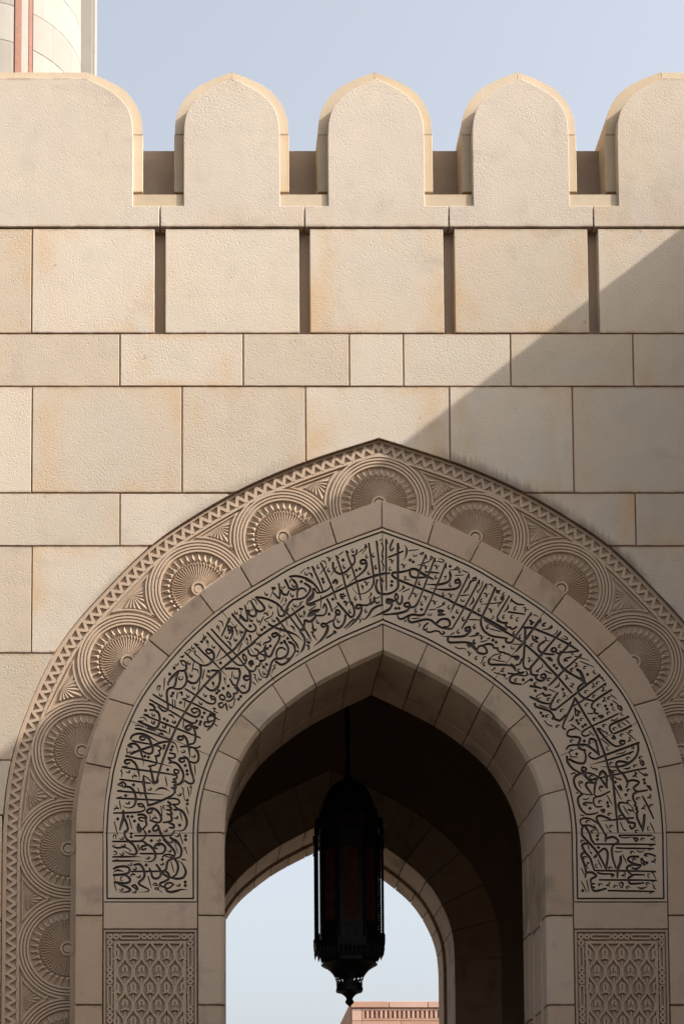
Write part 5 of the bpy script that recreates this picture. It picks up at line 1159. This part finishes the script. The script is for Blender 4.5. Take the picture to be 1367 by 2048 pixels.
bowl = [(lr(56), lz(1930)), (lr(48), lz(1934)), (lr(40), lz(1940)), (lr(34), lz(1946.5)), (lr(31), lz(1951)), (lr(29), lz(1955)), (lr(27.5), lz(1959)), (lr(26.5), lz(1963)), (lr(26), lz(1968)), (lr(25.5), lz(1976))]
mb = MB(); mb.lathe(bowl, 64, skip=lambda i, k: i in (4, 5, 6, 7) and (k+i) % 3 == 0 and (k % 16) not in (0, 1, 15), cap=False); mb.build('pierced_bowl', M_IRON, lantern)
mb = MB(); mb.lathe([(lr(24), lz(1975)), (lr(28), lz(1977)), (lr(28), lz(1983)), (lr(24), lz(1985))], NS, a0=a0); mb.build('collar', M_IRON, lantern)
mb = MB(); mb.lathe([(lr(24), lz(1984)), (lr(15), lz(1988)), (lr(9), lz(1993)), (lr(6), lz(1998)), (lr(7), lz(2000)), (lr(8.5), lz(2003)), (lr(8), lz(2006.5)), (lr(4), lz(2010)), (lr(0.5), lz(2014))], 20); mb.build('finial', M_IRON, lantern)

# ---------------------------------------------------------------- minaret behind the parapet
YN = 48.0; UN = unit(70, YN)
ecx = P(-60, 70, YN)[0]; Rn = 212*UN
mzt = P(0, -900, YN)[1]
minaret = thing('minaret', 'pale stone minaret shaft with red grooves rising behind the parapet', 'minaret', (ecx, YN + Rn, 0))
mb = MB(); mb.lathe([(Rn*0.985, mzt), (Rn*0.985, 0.0)], 48); mb.build('shaft_core', M_WJOINT, minaret, smooth=True)
# courses of curved facing slabs
ang_vis = 2*math.pi/12
course_h = 78*UN
z = PZ(145, YN) - 3*course_h; row = 0
def slab(a, b, z0, z1, r0, r1, name, mat, n=5):
    v = []; ths = np.linspace(a, b, n)
    for r in (r1, r0):
        for zz_ in (z0, z1):
            for t in ths: v.append((r*math.cos(t), r*math.sin(t), zz_))
    f = []
    for i in range(n-1):
        f += [(i, i+1, n+i+1, n+i), (2*n+i, 3*n+i, 3*n+i+1, 2*n+i+1), (n+i, n+i+1, 3*n+i+1, 3*n+i), (i, 2*n+i, 2*n+i+1, i+1)]
    f += [(0, n, 3*n, 2*n), (n-1, 3*n-1, 4*n-1, 2*n-1)]
    return mesh(name, v, f, mat, minaret)
def ang(px): return -math.pi/2 + math.asin(max(-1, min(1, (px+60)/212.0)))
secs = [(ang(-150), ang(-60)), (ang(-60), ang(26)), (ang(63), ang(150))]
while z < min(mzt, PZ(-260, YN)):
    for si, (a, b) in enumerate(secs):
        cuts = [a, a+(b-a)*(0.62 if row % 2 else 0.30), a+(b-a)*(0.92 if row % 2 else 0.66), b]
        for c0, c1 in zip(cuts[:-1], cuts[1:]): slab(c0+0.0008, c1-0.0008, z+0.012, z+course_h-0.012, Rn*0.98, Rn, 'facing_slab', M_WHITE)
    row += 1; z += course_h
zz0, zz1 = PZ(300, YN), min(mzt, PZ(-260, YN))
for a, b in ((28, 40), (54, 61)): slab(ang(a), ang(b), zz0, zz1, Rn*0.96, Rn*1.008, 'red_strip', M_RED)
slab(ang(40.5), ang(53.5), zz0, zz1, Rn*0.96, Rn*1.004, 'white_strip', M_WHITE)
slab(ang(155), ang(151.8), zz0, zz1, Rn*0.96, Rn*1.0, 'groove_strip', M_WJOINT, 2)
# square corner buttress on the flank
Yb_ = YN + Rn*0.88; bx0, bx1 = P(154, 70, Yb_)[0]-ecx, P(184, 70, Yb_)[0]-ecx
mb = MB(); mb.box(bx0, bx1, -Rn*0.12, Rn*0.4, 0, mzt); mb.build('buttress', M_WHITE, minaret)
bx2 = P(190, 70, YN + Rn*0.94)[0]-ecx
mb = MB(); mb.box(bx1-0.01, bx2, -Rn*0.06, Rn*0.3, 0, mzt); mb.build('buttress', M_WHITE, minaret)

# ---------------------------------------------------------------- building beyond the gate
YH = 46.0; UH = unit(2020, YH)
hx0, hx1 = P(703, 2020, YH)[0], P(1010, 2020, YH)[0]
hall = thing('pink_stone_building', 'pink sandstone building with slotted parapet seen through the archway', 'building', ((hx0+hx1)/2, YH, 0))
ox_ = (hx0+hx1)/2
def hz(py): return PZ(py, YH)
mb = MB(); mb.box(hx0-ox_+0.02, hx1-ox_, 0.06, 9.0, 0, hz(2016)); mb.build('wall', M_PINKD, hall)
n = 4; w = (hx1-hx0)/n
for i in range(n):
    mb = MB(); mb.box(hx0-ox_-0.03+i*w, hx0-ox_-0.03+(i+1)*w-0.02, -0.05, 9.05, hz(2015.5), hz(2003)); o = mb.build('cap_stone', M_PINK, hall); bevel(o, 0.015)
def hbox(x0, x1, y0, y1, yf=0.0, name='facing_slab', mat=None):
    mb = MB(); mb.box(P(x0, y0, YH)[0]-ox_, P(x1, y0, YH)[0]-ox_, yf, 0.30, hz(y1), hz(y0)); o = mb.build(name, mat or M_PINK, hall); bevel(o, 0.01)
hbox(703.3, 722, 2017, 2041.5)
hbox(722.6, 1008, 2017, 2021.5); hbox(722.6, 1008, 2036.6, 2041.5)
x = 722.6
first = True
while x < 1000:
    hbox(x, x + (5.6 if first else 5.2), 2021.7, 2036.4, name='baluster'); x += 9.1 if not first else 9.3; first = False
for a, b in ((703.3, 722), (722.6, 800), (800.8, 880), (880.8, 1008)): hbox(a, b, 2042.2, 2085)
for a, b in ((703.3, 760), (760.8, 840), (840.8, 920), (920.8, 1008)): hbox(a, b, 2086, 2130)
# its flank runs back, cap and all
mb = MB(); mb.box(hx0-ox_-0.035, hx0-ox_+0.01, 0.05, 9.0, 0, hz(2016.2)); mb.build('flank_wall', M_PINK, hall)

# ---------------------------------------------------------------- wing of the forecourt that shades the facade
a = P(1102, 666, 0); b = P(1367, 458, 0)
slope = SUN.z/SUN.x
wx = 5.0
mx, mz = (a[0]+b[0])/2, (a[1]+b[1])/2
wz = mz + slope*(wx-mx)
wing = thing('forecourt_wing', 'tall limestone wing standing at right angles to the gatehouse, shading its archway', 'wing wall', (wx, -4, 0))
mb = MB(); mb.box(0.02, 2.0, -7.5, 3.98, 0, wz-0.30); mb.build('wing_core', M_CORE, wing)
zc_ = 0.0; r = 0
while zc_ < wz-0.31:
    hh_ = min(0.9 if r % 2 else 0.45, wz-0.30-zc_)
    yy = -7.5
    while yy < 3.9:
        l = min(1.25 if (r+int(yy*3)) % 2 else 0.95, 3.98-yy)
        mb = MB(); mb.box(-0.03, 0.03, yy+0.006, yy+l-0.006, zc_+0.006, zc_+hh_-0.006); mb.build('wall_block', M_BLOCK, wing); yy += l
    zc_ += hh_; r += 1
mb = MB(); mb.box(-0.04, 2.02, -7.52, 3.985, wz-0.295, wz); mb.build('wing_coping', M_COPE, wing)


# ---------------------------------------------------------------- added unseen range behind the viewer, blocks low sky to darken the lower facade
rangeo = thing('sky_blocker_range', 'added plain range, out of view, blocking low sky light from the gatehouse', 'building', (0, -20, 0))
mb = MB(); mb.box(-26, 26, -6, 0, 0, 9.5); mb.build('wall', M_CORE, rangeo)
mb = MB(); mb.box(-26.1, 26.1, -6.1, 0.1, 9.5, 10.0); mb.build('cornice', M_COPE, rangeo)
